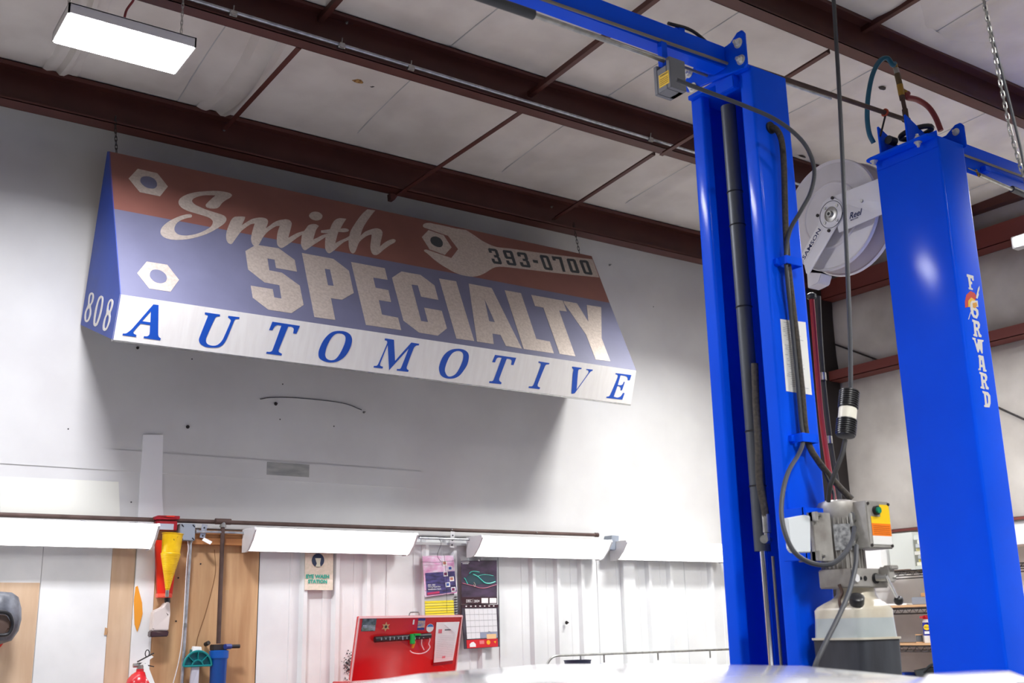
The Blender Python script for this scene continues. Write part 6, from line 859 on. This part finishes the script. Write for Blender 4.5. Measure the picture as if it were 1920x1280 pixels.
m = MB(); c0 = Vector((2.411, 6.82, 1.567)); m.cyl(c0, c0+Vector((0.01, -.03, .01)), .013, 10); tag(m.build('pipe_stub', DARKIRON, None, smooth=True, loc=c0), 'short dark pipe stub between the teal hanger and the filter', 'pipe stub')
# welding helmet at the left edge
wh = thing('welding_helmet', (1.228, 6.7, 1.729), 'grey welding helmet hanging at the far left edge', 'helmet')
hc_ = Vector((1.194, 6.7, 1.724))
m = MB(); vs = []; n = 16
prof = [(.15, .02), (.145, .07), (.12, .105), (.06, .125), (-.0, .13), (-.06, .12), (-.11, .09), (-.13, .03)]
loft(m, [[(hc_.x+r*math.cos(t), hc_.y+.9*r*math.sin(t), hc_.z+z) for t in [2*PI*k/20 for k in range(20)]] for z, r in prof[::-1]])
m.build('shell', mat('helmet_grey', (120, 124, 134), .4, var=1, col2=(70, 72, 80), scale=12), wh, smooth=True)
m = MB(); m.prism([(1.111, 6.575, 1.755), (1.222, 6.575, 1.749), (1.25, 6.575, 1.704), (1.25, 6.575, 1.67), (1.221, 6.575, 1.643), (1.121, 6.575, 1.645)], (0, .06, 0)); m.build('visor', mat('visor_brown', (96, 78, 70), .3), wh, bevel=.006)
m = MB(); m.tube([(1.118, 6.56, 1.651), (1.218, 6.56, 1.643), (1.248, 6.56, 1.665), (1.252, 6.56, 1.712), (1.218, 6.56, 1.759), (1.107, 6.56, 1.766)], .01, 8); m.build('visor_frame', BLACK, wh, smooth=True)
m = MB(); m.tube([(1.161, 6.62, 1.868), (1.196, 6.62, 1.834), (1.21, 6.62, 1.797)], .008, 6); m.build('head_strap', BLACK, wh, smooth=True)
m = MB(); m.prism([(1.189, 6.8, 1.618), (1.256, 6.8, 1.625), (1.261, 6.8, 1.599), (1.242, 6.8, 1.571), (1.193, 6.8, 1.567)], (0, .02, 0)); tag(m.build('red_tag', REDP, None, loc=(1.242, 6.8, 1.571)), 'scrap of red plastic under the grey helmet at the left edge', 'tag')

# ================================================================== POSTERS, CALENDAR
ew = thing('eye_wash_poster', (3.148, 6.805, 1.892), 'small beige poster reading eye wash station on the corrugated wall', 'poster')
q = [Vector(p) for p in ((3.042, 6.8, 2.13), (3.244, 6.8, 2.13), (3.245, 6.8, 1.892), (3.045, 6.8, 1.893))]
MB().slab(q, .002).build('paper_sheet', mat('beige_paper', (232, 216, 200), .7, var=1, col2=(216, 206, 184), scale=60), ew)
pc_ = Vector((3.134, 6.797, 2.083)); MB().cyl(pc_, pc_+Vector((0, .001, 0)), .044, 28).build('round_picture', mat('navy_print', (40, 54, 84), .6), ew)
MB().prism([(3.112, 6.796, 2.096), (3.154, 6.796, 2.097), (3.148, 6.796, 2.063), (3.152, 6.796, 2.042), (3.116, 6.796, 2.041), (3.125, 6.796, 2.062)], (0, .0005, 0)).build('picture_figure', mat('print_cream', (214, 212, 190), .7), ew)
G = mat('print_green', (40, 158, 138), .6)
text('poster_text', 'EYE WASH', (3.051, 6.797, 1.966), (1, 0, 0), (0, 0, 1), .026, G, ew, .0006, .165, .05)
text('poster_text', 'STATION', (3.066, 6.797, 1.934), (1, 0, 0), (0, 0, 1), .026, G, ew, .0006, .135, .05)
# catalog hanging left of the calendar
ca = thing('wall_catalog', (4.059, 6.79, 1.872), 'pink and black catalog cover hung from wires left of the calendar', 'catalog')
q = [Vector(p) for p in ((3.918, 6.79, 2.125), (4.17, 6.79, 2.134), (4.198, 6.79, 1.876), (3.939, 6.79, 1.847))]
def qp(q, u, v): return (q[0].lerp(q[1], u)).lerp(q[3].lerp(q[2], u), v)
def qr(q, u0, v0, u1, v1, m, parent, name, off=.001, th=.0005):
    n = (q[1]-q[0]).cross(q[3]-q[0]).normalized()
    if n.y > 0: n = -n
    return MB().prism([qp(q, u0, v0)+n*off, qp(q, u1, v0)+n*off, qp(q, u1, v1)+n*off, qp(q, u0, v1)+n*off], n*th).build(name, m, parent)
PINK = mat('print_pink', (226, 150, 196), .4, var=1, col2=(240, 226, 240), scale=14, stretch=(1, 1, 2)); NIGHT = mat('print_night', (38, 30, 62), .4, var=1, col2=(92, 84, 150), scale=10, stretch=(1, 1, 5))
MB().slab(q, .003).build('cover_sheet', PINK, ca)
qr(q, .05, .42, .99, .97, NIGHT, ca, 'cover_photo')
for u, v in ((.62, .14), (.78, .28), (.62, .42), (.80, .56), (.66, .70), (.82, .84)): qr(q, u, v, u+.14, v+.12, PAPER, ca, 'inset_picture', .002); qr(q, u+.02, v+.02, u+.11, v+.09, mat('print_plum%d' % (int(v*100) % 3), [(120, 40, 90), (60, 90, 170), (190, 120, 100)][int(v*100) % 3], .5), ca, 'inset_print', .0028)
for i, s in enumerate(('2024 - 2025', 'Wiring Pigtail Kits', 'Identification Guide')):
    p = qp(q, .10, .735+.052*i); text('cover_text', s, p+Vector((0, -.0022, 0)), (q[1]-q[0]), (0, 0, 1), .010, PAPER, ca, .0004, (.06, .10, .105)[i])
qr(q, .07, .90, .45, .955, mat('print_magenta', (206, 60, 110), .5), ca, 'publisher_bar', .002)
MB().tube([(3.9, 6.775, 2.084), (4.008, 6.775, 2.082), (4.165, 6.775, 2.096)], .0012, 5, 0).build('hanging_wire', DARKIRON, ca)
MB().tube([(4.086, 6.775, 2.131), (4.102, 6.775, 1.988), (4.105, 6.775, 1.741)], .0012, 5, 0).build('hanging_wire', DARKIRON, ca)
MB().tube([(3.93, 6.775, 1.889), (4.189, 6.775, 1.89)], .0012, 5, 0).build('hanging_wire', DARKIRON, ca)
yb = thing('yellow_file_rack', (4.066, 6.79, 1.728), 'stack of yellow index strips with black spiral edge below the catalog', 'file rack')
q = [Vector(p) for p in ((3.94, 6.8, 1.858), (4.204, 6.8, 1.865), (4.207, 6.8, 1.69), (3.944, 6.8, 1.683))]
MB().slab(q, .003).build('backing_card', WALLG, yb)
for i in range(8): o = qr(q, .0, .22+.10*i, .88, .22+.10*i+.082, mat('index_yellow%d' % (i % 2), [(246, 226, 40), (250, 236, 90)][i % 2], .5), yb, 'index_strip', .002+.0006*i, .003)
for i in range(9): p = qp(q, .94, .1+.1*i); MB().ring([p+Vector((.010*math.cos(t), -.008+.008*math.sin(t), 0)) for t in [2*PI*k/10 for k in range(10)]], .003, 5).build('spiral_ring', BLACK, yb)
# calendar
cl = thing('wall_calendar', (4.384, 6.79, 1.495), 'DEC 2024 wall calendar with a teal outlined car picture', 'calendar')
q = [Vector(p) for p in ((4.234, 6.79, 2.098), (4.54, 6.79, 2.107), (4.535, 6.79, 1.798), (4.237, 6.79, 1.799))]
MB().slab(q, .002).build('picture_page', mat('print_dusk', (84, 66, 92), .35, var=1, col2=(54, 42, 58), scale=9, stretch=(1, 1, 2.5)), cl)
qr(q, 0, .84, 1, 1, mat('print_maroon', (56, 22, 34), .4), cl, 'caption_bar')
qr(q, .55, .865, .74, .98, PAPER, cl, 'mini_month', .0018); qr(q, .78, .865, .98, .98, PAPER, cl, 'mini_month', .0018)
text('calendar_text', 'DEC', qp(q, .12, .965)+Vector((0, -.002, 0)), q[1]-q[0], (0, 0, 1), .020, PAPER, cl, .0004, .045)
text('calendar_text', '2024', qp(q, .34, .965)+Vector((0, -.002, 0)), q[1]-q[0], (0, 0, 1), .018, PAPER, cl, .0004, .045)
qr(q, .305, .88, .31, .975, PAPER, cl, 'divider', .0018)
qr(q, .0, .025, .22, .04, PAPER, cl, 'header_line', .0018); qr(q, .03, .06, .2, .075, PAPER, cl, 'header_line', .0018)
TL = mat('print_teal', (60, 200, 180), .4)
MB().prism([qp(q, u, v)+Vector((0, -.0016, 0)) for u, v in ((.08, .42), (.25, .29), (.4, .25), (.5, .28), (.75, .33), (.93, .38), (.97, .48), (.7, .53), (.4, .56), (.15, .52))], (0, .0005, 0)).build('car_print', mat('print_tealdark', (40, 66, 76), .4), cl)
def qline(pts, r, m, name): MB().tube([qp(q, u, v)+Vector((0, -.002, 0)) for u, v in pts], r, 5, 4).build(name, m, cl)
qline([(.22, .30), (.27, .26), (.36, .25), (.50, .27)], .003, TL, 'car_outline'); qline([(.32, .32), (.45, .37), (.55, .45), (.66, .52), (.80, .53), (.95, .49)], .004, TL, 'car_outline')
qline([(.45, .36), (.60, .33), (.75, .335), (.90, .36)], .0018, TL, 'car_outline'); qline([(.07, .40), (.10, .43), (.14, .50), (.17, .54)], .003, TL, 'car_outline'); qline([(.02, .52), (.3, .58), (.6, .64), (.98, .56)], .0022, mat('print_rose', (190, 90, 120), .5), 'road_line')
qline([(.34, .50), (.38, .56), (.36, .60), (.33, .55)], .003, SILVER, 'wheel_outline')
MB().cyl((4.385, 6.79, 2.104), (4.372, 6.77, 2.103), .006, 8).build('nail', WHITE, cl)
q = [Vector(p) for p in ((4.232, 6.786, 1.793), (4.542, 6.786, 1.794), (4.551, 6.786, 1.501), (4.255, 6.786, 1.493))]
MB().slab(q, .010).build('date_pad', mat('print_slate', (86, 82, 96), .5, var=1, col2=(48, 36, 48), scale=8), cl)
qr(q, .0, .0, 1, .07, mat('print_maroon', (56, 22, 34), .4), cl, 'weekday_bar')
for i in range(7): qr(q, .10+.125*i, .02, .14+.125*i, .045, PAPER, cl, 'weekday_mark', .0018)
qr(q, .08, .085, .94, .78, WHITE, cl, 'date_grid', .0016)
for i in range(8): qr(q, .08+.86*i/7-.002, .085, .08+.86*i/7+.002, .78, WALLG, cl, 'grid_line', .0022)
for i in range(6): qr(q, .08, .085+.695*i/5-.002, .94, .085+.695*i/5+.003, PRINT, cl, 'grid_line', .0022)
qr(q, .45, .645, .94, .775, mat('print_bluegrey', (150, 158, 180), .5), cl, 'blank_days', .0026)
qr(q, .06, .80, .94, .99, mat('print_red', (212, 26, 40), .5), cl, 'advert_band', .0016)
m = MB(); p = [qp(q, u, v)+Vector((0, -.003, 0)) for u, v in ((.14, .965), (.14, .90), (.19, .86), (.25, .85), (.31, .90), (.31, .965))]; m.prism(p, (0, .0006, 0)); m.build('advert_logo', PAPER, cl)
qr(q, .42, .83, .55, .91, mat('print_salmon', (236, 130, 130), .5), cl, 'advert_logo', .0026)
c0 = qp(q, .67, .88)+Vector((0, -.003, 0)); MB().cyl(c0, c0+Vector((0, .0005, 0)), .016, 12).build('advert_logo', mat('print_amber', (246, 176, 20), .5), cl)
c0 = qp(q, .86, .88)+Vector((0, -.003, 0)); MB().cyl(c0, c0+Vector((0, .0005, 0)), .011, 3).build('advert_logo', MATS['print_amber'], cl)
qr(q, .63, .69, .90, .80, mat('print_bag', (240, 200, 150), .5), cl, 'shopping_bag', .003); qline([(.66, .69), (.68, .64), (.74, .64), (.76, .69)], .0015, PRINT, 'bag_handle')

# ================================================================== TOOLBOX
tb = thing('tool_chest', (3.4, 6.35, 0), 'red tool chest with its lid up, stickers and tools on the lid', 'tool chest')
q = [Vector(p) for p in ((3.11, 6.15, 1.705), (3.837, 6.15, 1.707), (3.843, 6.25, 1.354), (3.113, 6.25, 1.336))]
q[3].x = q[0].x; 
lid_n = (q[1]-q[0]).cross(q[3]-q[0]).normalized()
if lid_n.y > 0: lid_n = -lid_n
lid = MB().prism(q, -lid_n*.03).build('lid', REDT, tb, bevel=.003)
m = MB(); m.bar(q[0]+lid_n*.004, q[1]+lid_n*.004, .012, .010, up=(0, 1, 0)); m.bar(q[0]+lid_n*.004, q[3]+lid_n*.004, .008, .008, up=(0, 1, 0)); m.bar(q[1]+lid_n*.004, q[2]+lid_n*.004, .008, .008, up=(0, 1, 0)); m.build('lid_edge', mat('edge_pink', (240, 190, 190), .3), lid)
MB().tube([qp(q, .47, 0), qp(q, .475, -.055), qp(q, .49, -.07), qp(q, .55, -.07), qp(q, .565, -.055), qp(q, .57, 0)], .004, 6, 3).build('lid_handle', ZINC, lid, smooth=True)
m = MB(); m.box(q[3].x, 6.0, .12, q[3].x+.80, 6.5, 1.33); m.build('chest_body', REDT, tb, bevel=.004)
for i in range(6):
    z0 = .16+.19*i; o = MB().box(q[3].x+.02, 5.985, z0, q[3].x+.78, 6.0, z0+.175).build('drawer', REDT, tb, bevel=.003); MB().box(q[3].x+.1, 5.965, z0+.14, q[3].x+.70, 5.985, z0+.155).build('drawer_pull', CHROME, o)
for xx in (.08, .72):
    for yy in (6.06, 6.44): MB().cyl((q[3].x+xx-.015, yy, .06), (q[3].x+xx+.015, yy, .06), .06, 16).build('caster', RUBBER, tb, smooth=True)
st = qr(q, .035, .02, .165, .22, mat('photo_sticker', (120, 140, 150), .4, var=1, col2=(40, 60, 66), scale=30), lid, 'photo_sticker'); qr(q, .045, .12, .16, .21, mat('photo_sky', (170, 180, 200), .4, var=1, col2=(90, 110, 90), scale=25), lid, 'photo_sticker', .002)
cs = qp(q, .26, .155)+lid_n*.002; U1 = (q[1]-q[0]).normalized(); W1 = (q[0]-q[3]).normalized()
star = [cs+(U1*math.cos(t)+W1*math.sin(t))*(.03 if k % 2 == 0 else .015) for k, t in [(k, PI/2+2*PI*k/12) for k in range(12)]]
MB().prism(star, lid_n*.001).build('star_badge', mat('badge_tan', (206, 166, 120), .4, .3), lid); MB().cyl(cs+lid_n*.001, cs+lid_n*.002, .009, 14).build('badge_centre', mat('badge_dark', (60, 56, 50), .5), lid)
qr(q, .515, .05, .53, .13, WHITE, lid, 'torn_sticker'); 
qr(q, .565, .03, .635, .225, mat('sticker_navy', (44, 60, 140), .4), lid, 'tall_sticker'); qr(q, .565, .07, .635, .185, mat('sticker_multi', (230, 190, 130), .4, var=1, col2=(90, 110, 180), scale=60), lid, 'tall_sticker', .002)
cs = qp(q, .69, .195)+lid_n*.002; MB().cyl(cs, cs+lid_n*.001, .026, 20).build('round_sticker', PAPER, lid)
MB().prism([cs+lid_n*.0012+U1*(.024*math.cos(t))+W1*(.024*math.sin(t)) for t in [PI*(.1+.8*k/8) for k in range(9)]], lid_n*.001).build('round_sticker', mat('sticker_blue', (60, 120, 190), .4), lid)
m = MB(); m.cyl(qp(q, .16, .345)+lid_n*.018, qp(q, .69, .315)+lid_n*.018, .018, 14); m.build('magnet_bar', BLACK, lid, smooth=True)
for k in range(22):
    u = .19+.02*k; p = qp(q, u, .325)+lid_n*.033; MB().cbox(p, (.008, .006, .01+.006*(k % 3))).build('drill_bit', ZINC if k % 2 else DARKIRON, lid)
p = qp(q, .50, .34)+lid_n*.04; m = MB(); m.cbox(p, (.028, .02, .06)); m.cbox(p+Vector((.03, 0, .025)), (.05, .02, .014)); m.build('green_clip', mat('clip_green', (20, 150, 60), .4), lid, bevel=.002)
m = MB(); m.bar(qp(q, .525, .38)+lid_n*.04, qp(q, .52, .50)+lid_n*.03, .018, .008, up=(0, 1, 0)); tag(m.build('hanging_tool', mat('tool_orange', (232, 160, 40), .4), None, loc=qp(q, .52, .5), bevel=.003), 'small amber handled tool hanging from the magnet bar', 'tool')
gl = MB(); gl.tube([qp(q, .65, .30)+lid_n*.03, qp(q, .68, .36)+lid_n*.03, qp(q, .675, .44)+lid_n*.03, qp(q, .69, .50)+lid_n*.03, qp(q, .66, .57)+lid_n*.03, qp(q, .60, .60)+lid_n*.03, qp(q, .53, .58)+lid_n*.03, qp(q, .50, .54)+lid_n*.03], .0035, 6); gl.tube([qp(q, .60, .36)+lid_n*.03, qp(q, .605, .45)+lid_n*.03, qp(q, .635, .54)+lid_n*.03], .0035, 6)
tag(gl.build('safety_glasses', mat('clear_frame', (246, 214, 214), .2), None, smooth=True, loc=qp(q, .6, .55)), 'clear safety glasses hooked over the magnet bar on the red lid', 'glasses')
np_ = thing('notepad', qp(q, .87, .85), 'white lined notepad clipped to the right side of the red lid', 'notepad')
q2 = [qp(q, .745, .10)+lid_n*.004, qp(q, .975, .10)+lid_n*.004, qp(q, .955, .76)+lid_n*.004, qp(q, .765, .78)+lid_n*.004]
MB().prism(q2, lid_n*.006).build('pad', PAPER, np_)
for i in range(13): qr(q2, .08, .34+.045*i, .92, .344+.045*i, WALLG, np_, 'ruled_line', .0068)
qr(q2, .38, .18, .68, .205, PRINT, np_, 'heading', .0068); qr(q2, .10, .17, .26, .27, mat('print_pinkred', (230, 120, 130), .6), np_, 'scribble', .0068); qr(q2, .40, .86, .56, .91, MATS['print_pinkred'], np_, 'scribble', .0068)
MB().prism([qp(q2, .32, .05)+lid_n*.009, qp(q2, .38, .04)+lid_n*.009, qp(q2, .88, .24)+lid_n*.014, qp(q2, .84, .27)+lid_n*.014], lid_n*.003).build('curled_page', WHITE, np_)
qr(q2, -.02, 1.0, 1.0, 1.09, REDD, np_, 'pad_base', .004)

m = MB(); rs = random.Random(3)
for k in range(110):
    c = Vector((3.389, 6.832, 1.419))+Vector((rs.gauss(0, .022), 0, rs.gauss(0, .04)-.01)); w_ = rs.uniform(.001, .0035); m.prism([c+Vector((w_*math.cos(a)*rs.uniform(.6, 1.3), 0, w_*math.sin(a)*rs.uniform(.6, 1.6))) for a in [2*PI*q/6 for q in range(6)]], (0, .012, 0))
tag(m.build('soot_specks', PRINT, wb), kind='stuff')
# rail, bin
rr = thing('cart_rail', (4.929, 6.6, 1.429), 'bent grey metal rail with short posts in front of the corrugated wall', 'rail')
a = Vector((4.944, 6.62, 1.429)); b = Vector((6.616, 6.62, 1.428)); zr = a.z
MB().tube([(a.x-.13, 6.62, zr-.22), (a.x-.115, 6.62, zr-.09), (a.x-.07, 6.62, zr-.02), (a.x, 6.62, zr), (a.x+.2, 6.62, zr), (6.9, 6.62, zr)], .0085, 10).build('top_tube', ZINC, rr, smooth=True)
for xx in (a.x+.20, a.x+.42, a.x+.95, a.x+1.5): MB().cyl((xx, 6.62, zr), (xx, 6.62, zr-.06), .006, 8).build('post', ZINC, rr, smooth=True)
m = MB(); m.box(a.x-.15, 6.35, zr-.42, 6.9, 6.65, zr-.39); tag(m.build('cart_shelf', GREYMET, None, loc=(5.5, 6.5, 1.0)), 'grey bench top below the bent rail', 'bench')
m = MB(); m.box(a.x-.1, 6.37, 0, a.x-.05, 6.63, zr-.42); m.box(6.8, 6.37, 0, 6.85, 6.63, zr-.42); tag(m.build('bench_frame', GREYMET, None, loc=(5.5, 6.5, 0)), 'grey legs under the bench by the bent rail', 'bench legs')
p = Vector((5, 6.45, 1.399)); m = MB(); m.lathe((p.x, 6.47, zr-.39), (0, 0, 1), [(0, .075), (.3, .092), (p.z-zr+.39-.012, .094), (p.z-zr+.39, .10), (p.z-zr+.39, .09), (p.z-zr+.30, .085)], 28); tag(m.build('navy_bucket', mat('bucket_navy', (44, 50, 76), .4), None, smooth=True, loc=(p.x, 6.47, zr-.39)), 'round dark navy tub on the bench below the bent rail', 'tub')
m = MB(); m.bar((5.123, 6.45, 1.347), (5.211, 6.45, 1.359), .02, .02); tag(m.build('screwdriver', BLUE2, None, loc=(5.123, 6.45, 1.347), bevel=.004), 'small blue tool handle right of the navy tub', 'tool')

# ================================================================== SHELVING ON THE FAR WALL
sh = thing('wire_shelving', (7.95, 5.3, 0), 'black wire shelving with wooden boards against the far right wall', 'shelving')
WOOD = mat('shelf_board', (206, 164, 122), .6)
for z, wood in ((2.02, False), (1.729, True), (1.436, True), (1.13, True), (.6, True)):
    m = MB(); 
    for zz in (z-.012, z-.052): m.cyl((7.70, 3.9, zz), (7.70, 6.45, zz), .004, 6); m.cyl((8.18, 3.9, zz), (8.18, 6.45, zz), .004, 6)
    y = 3.9; up = True; pts = []
    while y < 6.45: pts.append((7.70, y, z-.052 if up else z-.012)); y += .035; up = not up
    m.tube(pts, .003, 5, 0)
    for k in range(24): m.cyl((7.70, 3.95+.108*k, z-.010), (8.18, 3.95+.108*k, z-.010), .003, 5)
    s_ = m.build('wire_shelf', DARKIRON, sh)
    if wood: MB().box(7.71, 3.9, z-.004, 8.17, 6.45, z+.012).build('shelf_board', WOOD, s_)
for y in (3.9, 5.15, 6.45):
    for x in (7.70, 8.18): MB().cyl((x, y, 0), (x, y, 2.1), .012, 10).build('post', DARKIRON, sh, smooth=True)
def sbox(name, x0, y0, z0, x1, y1, z1, m, label, cat, bev=.004, rot=0):
    b = MB(); b.box(x0, y0, z0, x1, y1, z1); o = b.build(name, m, None, loc=((x0+x1)/2, (y0+y1)/2, z0), bevel=bev); o.rotation_euler.z = rot; return tag(o, label, cat)
sbox('white_carton', 7.78, 5.93, 2.0135, 8.05, 6.10, 2.20, PAPER, 'plain white carton on the top wire shelf beside the pump motor', 'box')
sbox('grey_carton', 7.86, 5.66, 2.0135, 8.12, 5.90, 2.32, mat('pale_grey_card', (206, 210, 204), .6), 'tall pale grey box file on the top wire shelf', 'box')
MAN = [((200, 204, 190), 'pale green binder'), ((210, 210, 190), 'cream binder'), ((232, 214, 120), 'yellow tray of papers')]
z = 2.0135
for i in range(9):
    c = [(190, 196, 190), (222, 222, 206), (226, 212, 120), (168, 172, 172), (206, 206, 198), (232, 226, 160), (180, 186, 186), (214, 216, 206), (200, 206, 200)][i]; hgt = (.03, .028, .02, .03, .03, .022, .03, .03, .04)[i]
    nm = ['grey', 'cream', 'yellow', 'dark grey', 'off white', 'pale yellow', 'mid grey', 'ivory', 'pale sage'][i]
    sbox('flat_folder', 7.80+.01*(i % 3), 5.10, z, 8.10, 5.62-.012*((i*5) % 4), z+hgt, mat('folder_%s' % nm.replace(' ', '_'), c, .6), nm+' flat folder, number %s from the bottom of the stack on the top shelf' % ['one', 'two', 'three', 'four', 'five', 'six', 'seven', 'eight', 'nine'][i], 'folder', .002); z += hgt+.002
sbox('cardboard_flap', 7.72, 5.64, 2.0135, 7.775, 5.98, 2.021, mat('cardboard', (120, 100, 86), .7), 'brown cardboard sheet under the cartons on the top shelf', 'cardboard', .001)
sbox('grey_case', 7.76, 5.30, 1.742, 8.05, 5.66, 1.80, mat('case_grey', (132, 138, 150), .4), 'flat grey case on the middle wooden shelf', 'case')
sbox('wooden_tray', 7.80, 5.30, 1.801, 8.02, 5.60, 1.832, mat('tray_wood', (204, 150, 96), .6), 'small light wood tray on top of the grey case', 'tray')
sbox('paper_roll', 7.82, 5.40, 1.833, 7.90, 5.47, 1.875, PAPER, 'little white carton on top of the wood tray', 'box')
sbox('white_papers', 7.74, 5.72, 1.742, 7.86, 5.90, 1.756, PAPER, 'scattered white papers on the middle shelf left of the grey case', 'papers', .002, .2)
m = MB(); 
for y0, r in ((5.622, .0), ): pass
sp = thing('wire_spool', (7.76, 5.63, 1.45), 'small wooden spool of wire on the lower shelf beside the spray can', 'spool')
m = MB(); m.lathe((7.78, 5.64, 1.449), (0, 0, 1), [(0, .030), (.008, .030)], 20); m.lathe((7.78, 5.64, 1.507), (0, 0, 1), [(0, .030), (.008, .030)], 20); m.build('spool_flange', WOOD, sp, smooth=True)
m = MB(); m.lathe((7.78, 5.64, 1.457), (0, 0, 1), [(0, .024), (.02, .026), (.05, .024)], 20); m.build('spool_wire', mat('spool_wire', (110, 114, 116), .4, .5), sp, smooth=True)
def spray(x, y, z, lab):
    t = thing('spray_can', (x, y, z), lab, 'spray can')
    m = MB(); m.lathe((x, y, z), (0, 0, 1), [(0, .031), (.005, .033), (.055, .033)], 22); m.build('can_base', mat('can_silver', (222, 222, 220), .4), t, smooth=True)
    m = MB(); m.lathe((x, y, z+.055), (0, 0, 1), [(0, .033), (.10, .033)], 22); m.build('can_label', mat('can_blue', (24, 36, 150), .4), t, smooth=True)
    m = MB(); m.lathe((x, y, z+.155), (0, 0, 1), [(0, .033), (.015, .026), (.028, .022)], 22); m.build('can_neck', PAPER, t, smooth=True)
    m = MB(); m.lathe((x, y, z+.18), (0, 0, 1), [(0, .026), (.022, .026), (.03, .018)], 18); m.box(x-.055, y-.01, z+.186, x-.01, y+.02, z+.204); m.build('spray_cap', mat('cap_red', (222, 40, 60), .4), t, bevel=.002)
    d = Vector((-.87, -.5, 0)).normalized(); c0 = Vector((x, y, z+.118))+d*.0335; rt_ = Vector((.5, -.87, 0))
    m = MB(); m.prism([c0+rt_*(.024*math.cos(a))+Vector((0, 0, .022*math.sin(a))) for a in [2*PI*k/12 for k in range(12)]], d*.002); m.build('yellow_shield', LABELY, t)
    text('label_text', 'WD-40', c0+d*.0025-rt_*.02-Vector((0, 0, .005)), rt_, (0, 0, 1), .012, PRINT, t, .0006, .04)
    m = MB(); m.prism([c0+d*0+rt_*(-.02)+Vector((0, 0, -.03)), c0+rt_*.02+Vector((0, 0, -.03)), c0+rt_*.02+Vector((0, 0, -.05)), c0-rt_*.02+Vector((0, 0, -.05))], d*.001); m.build('white_print', PAPER, t)
    return t
spray(7.775, 5.555, 1.449, 'blue and yellow spray can with a red cap on the lower wooden shelf')
m = MB(); loft(m, [rsq(7.90, 5.50, 1.143, .12, .17, .05), rsq(7.89, 5.50, 1.20, .14, .22, .06), rsq(7.88, 5.49, 1.24, .12, .25, .06), rsq(7.90, 5.47, 1.265, .06, .17, .04)]); m.tube([(7.76, 5.62, 1.23), (7.73, 5.5, 1.29), (7.76, 5.35, 1.25)], .01, 6)
tag(m.build('tool_bag', mat('bag_black', (44, 50, 54), .7), None, smooth=True, loc=(7.88, 5.49, 1.143)), 'slumped black tool bag on the lowest visible shelf', 'bag')
sbox('small_bin', 7.76, 5.80, 1.143, 7.95, 5.93, 1.22, BLUE2, 'dark blue bin on the lowest visible shelf behind the fluid tank', 'bin')
sbox('printed_carton', 7.76, 4.30, 2.012, 8.05, 4.52, 2.14, mat('can_white', (230, 230, 232), .5), 'white carton with blue print on the top shelf at the right edge', 'box')
sbox('red_case', 7.76, 4.3, 1.742, 8.0, 4.55, 1.82, REDD, 'dark red case on the middle shelf at the right edge', 'case')
sbox('white_drawer_unit', 8.0, 4.2, 2.16, 8.25, 5.05, 2.30, WHITE, 'long white box stacked at the back of the top shelf', 'box')

# ================================================================== CAR
car = thing('car', (1.88, 2.6, 0), 'white car parked in the near bay, only its roof in view', 'car')
def section(y, pts): return [(x, y, z) for x, z in pts]
CX = 1.88
def csec(y, w, zb, zt, crown, wt):
    # cross-section ring: bottom, sides, shoulders, roof crown
    L = [(-w, zb), (-w*1.02, zb+.25), (-w, (zb+zt)/2+.05), (-wt, zt-.09), (-wt*.93, zt-.03), (-wt*.6, zt-crown*.35), (0, zt)]
    R = [(-x, z) for x, z in L[::-1][1:]]
    return [(CX+x, y, z) for x, z in L+R]
secs = [(.55, .80, .35, .80, .03, .74), (.70, .86, .25, .98, .03, .76), (.95, .88, .22, 1.06, .02, .74), (1.25, .89, .22, 1.40, .02, .60), (1.50, .90, .22, 1.482, .03, .62), (2.0, .90, .22, 1.512, .03, .64), (2.6, .90, .22, 1.512, .03, .64), (3.1, .90, .22, 1.472, .03, .62), (3.5, .90, .22, 1.22, .03, .64), (3.9, .90, .22, 1.02, .03, .76), (4.5, .88, .22, .95, .03, .76), (4.85, .82, .26, .82, .03, .70), (4.95, .74, .35, .70, .03, .62)]
m = MB(); loft(m, [csec(*s) for s in secs]); body = m.build('car_body', CARW, car, smooth=True)
def gl_(pts, n): MB().prism(pts, n).build('window', GLASS, car)
for s in (-1, 1):
    gl_([(CX+s*.885, 1.45, 1.0), (CX+s*.885, 3.45, .98), (CX+s*.655, 3.05, 1.36), (CX+s*.655, 1.50, 1.37)], (s*.01, 0, 0))
gl_([(CX-.62, 1.02, 1.10), (CX+.62, 1.02, 1.10), (CX+.52, 1.22, 1.37), (CX-.52, 1.22, 1.37)], (0, -.012, .008)); gl_([(CX-.66, 3.86, 1.06), (CX+.66, 3.86, 1.06), (CX+.52, 3.2, 1.42), (CX-.52, 3.2, 1.42)], (0, .01, .012))
m = MB(); loft(m, [rsq(1.93, 1.29, 1.44, .13, .05, .045), rsq(1.93, 1.29, 1.492, .135, .052, .045), rsq(1.93, 1.30, 1.508, .10, .035, .03)]); m.build('roof_spoiler', CARW, car, smooth=True)
for x in (-.82, .82):
    for y in (1.15, 4.05):
        m = MB(); m.lathe((CX+x-.1, y, .32), (1, 0, 0), [(0, .25), (.02, .32), (.18, .32), (.2, .25)], 28); wh_ = m.build('wheel', RUBBER, car, smooth=True); MB().cyl((CX+x-.105, y, .32), (CX+x+.105, y, .32), .2, 20).build('hubcap', ZINC, wh_, smooth=True)
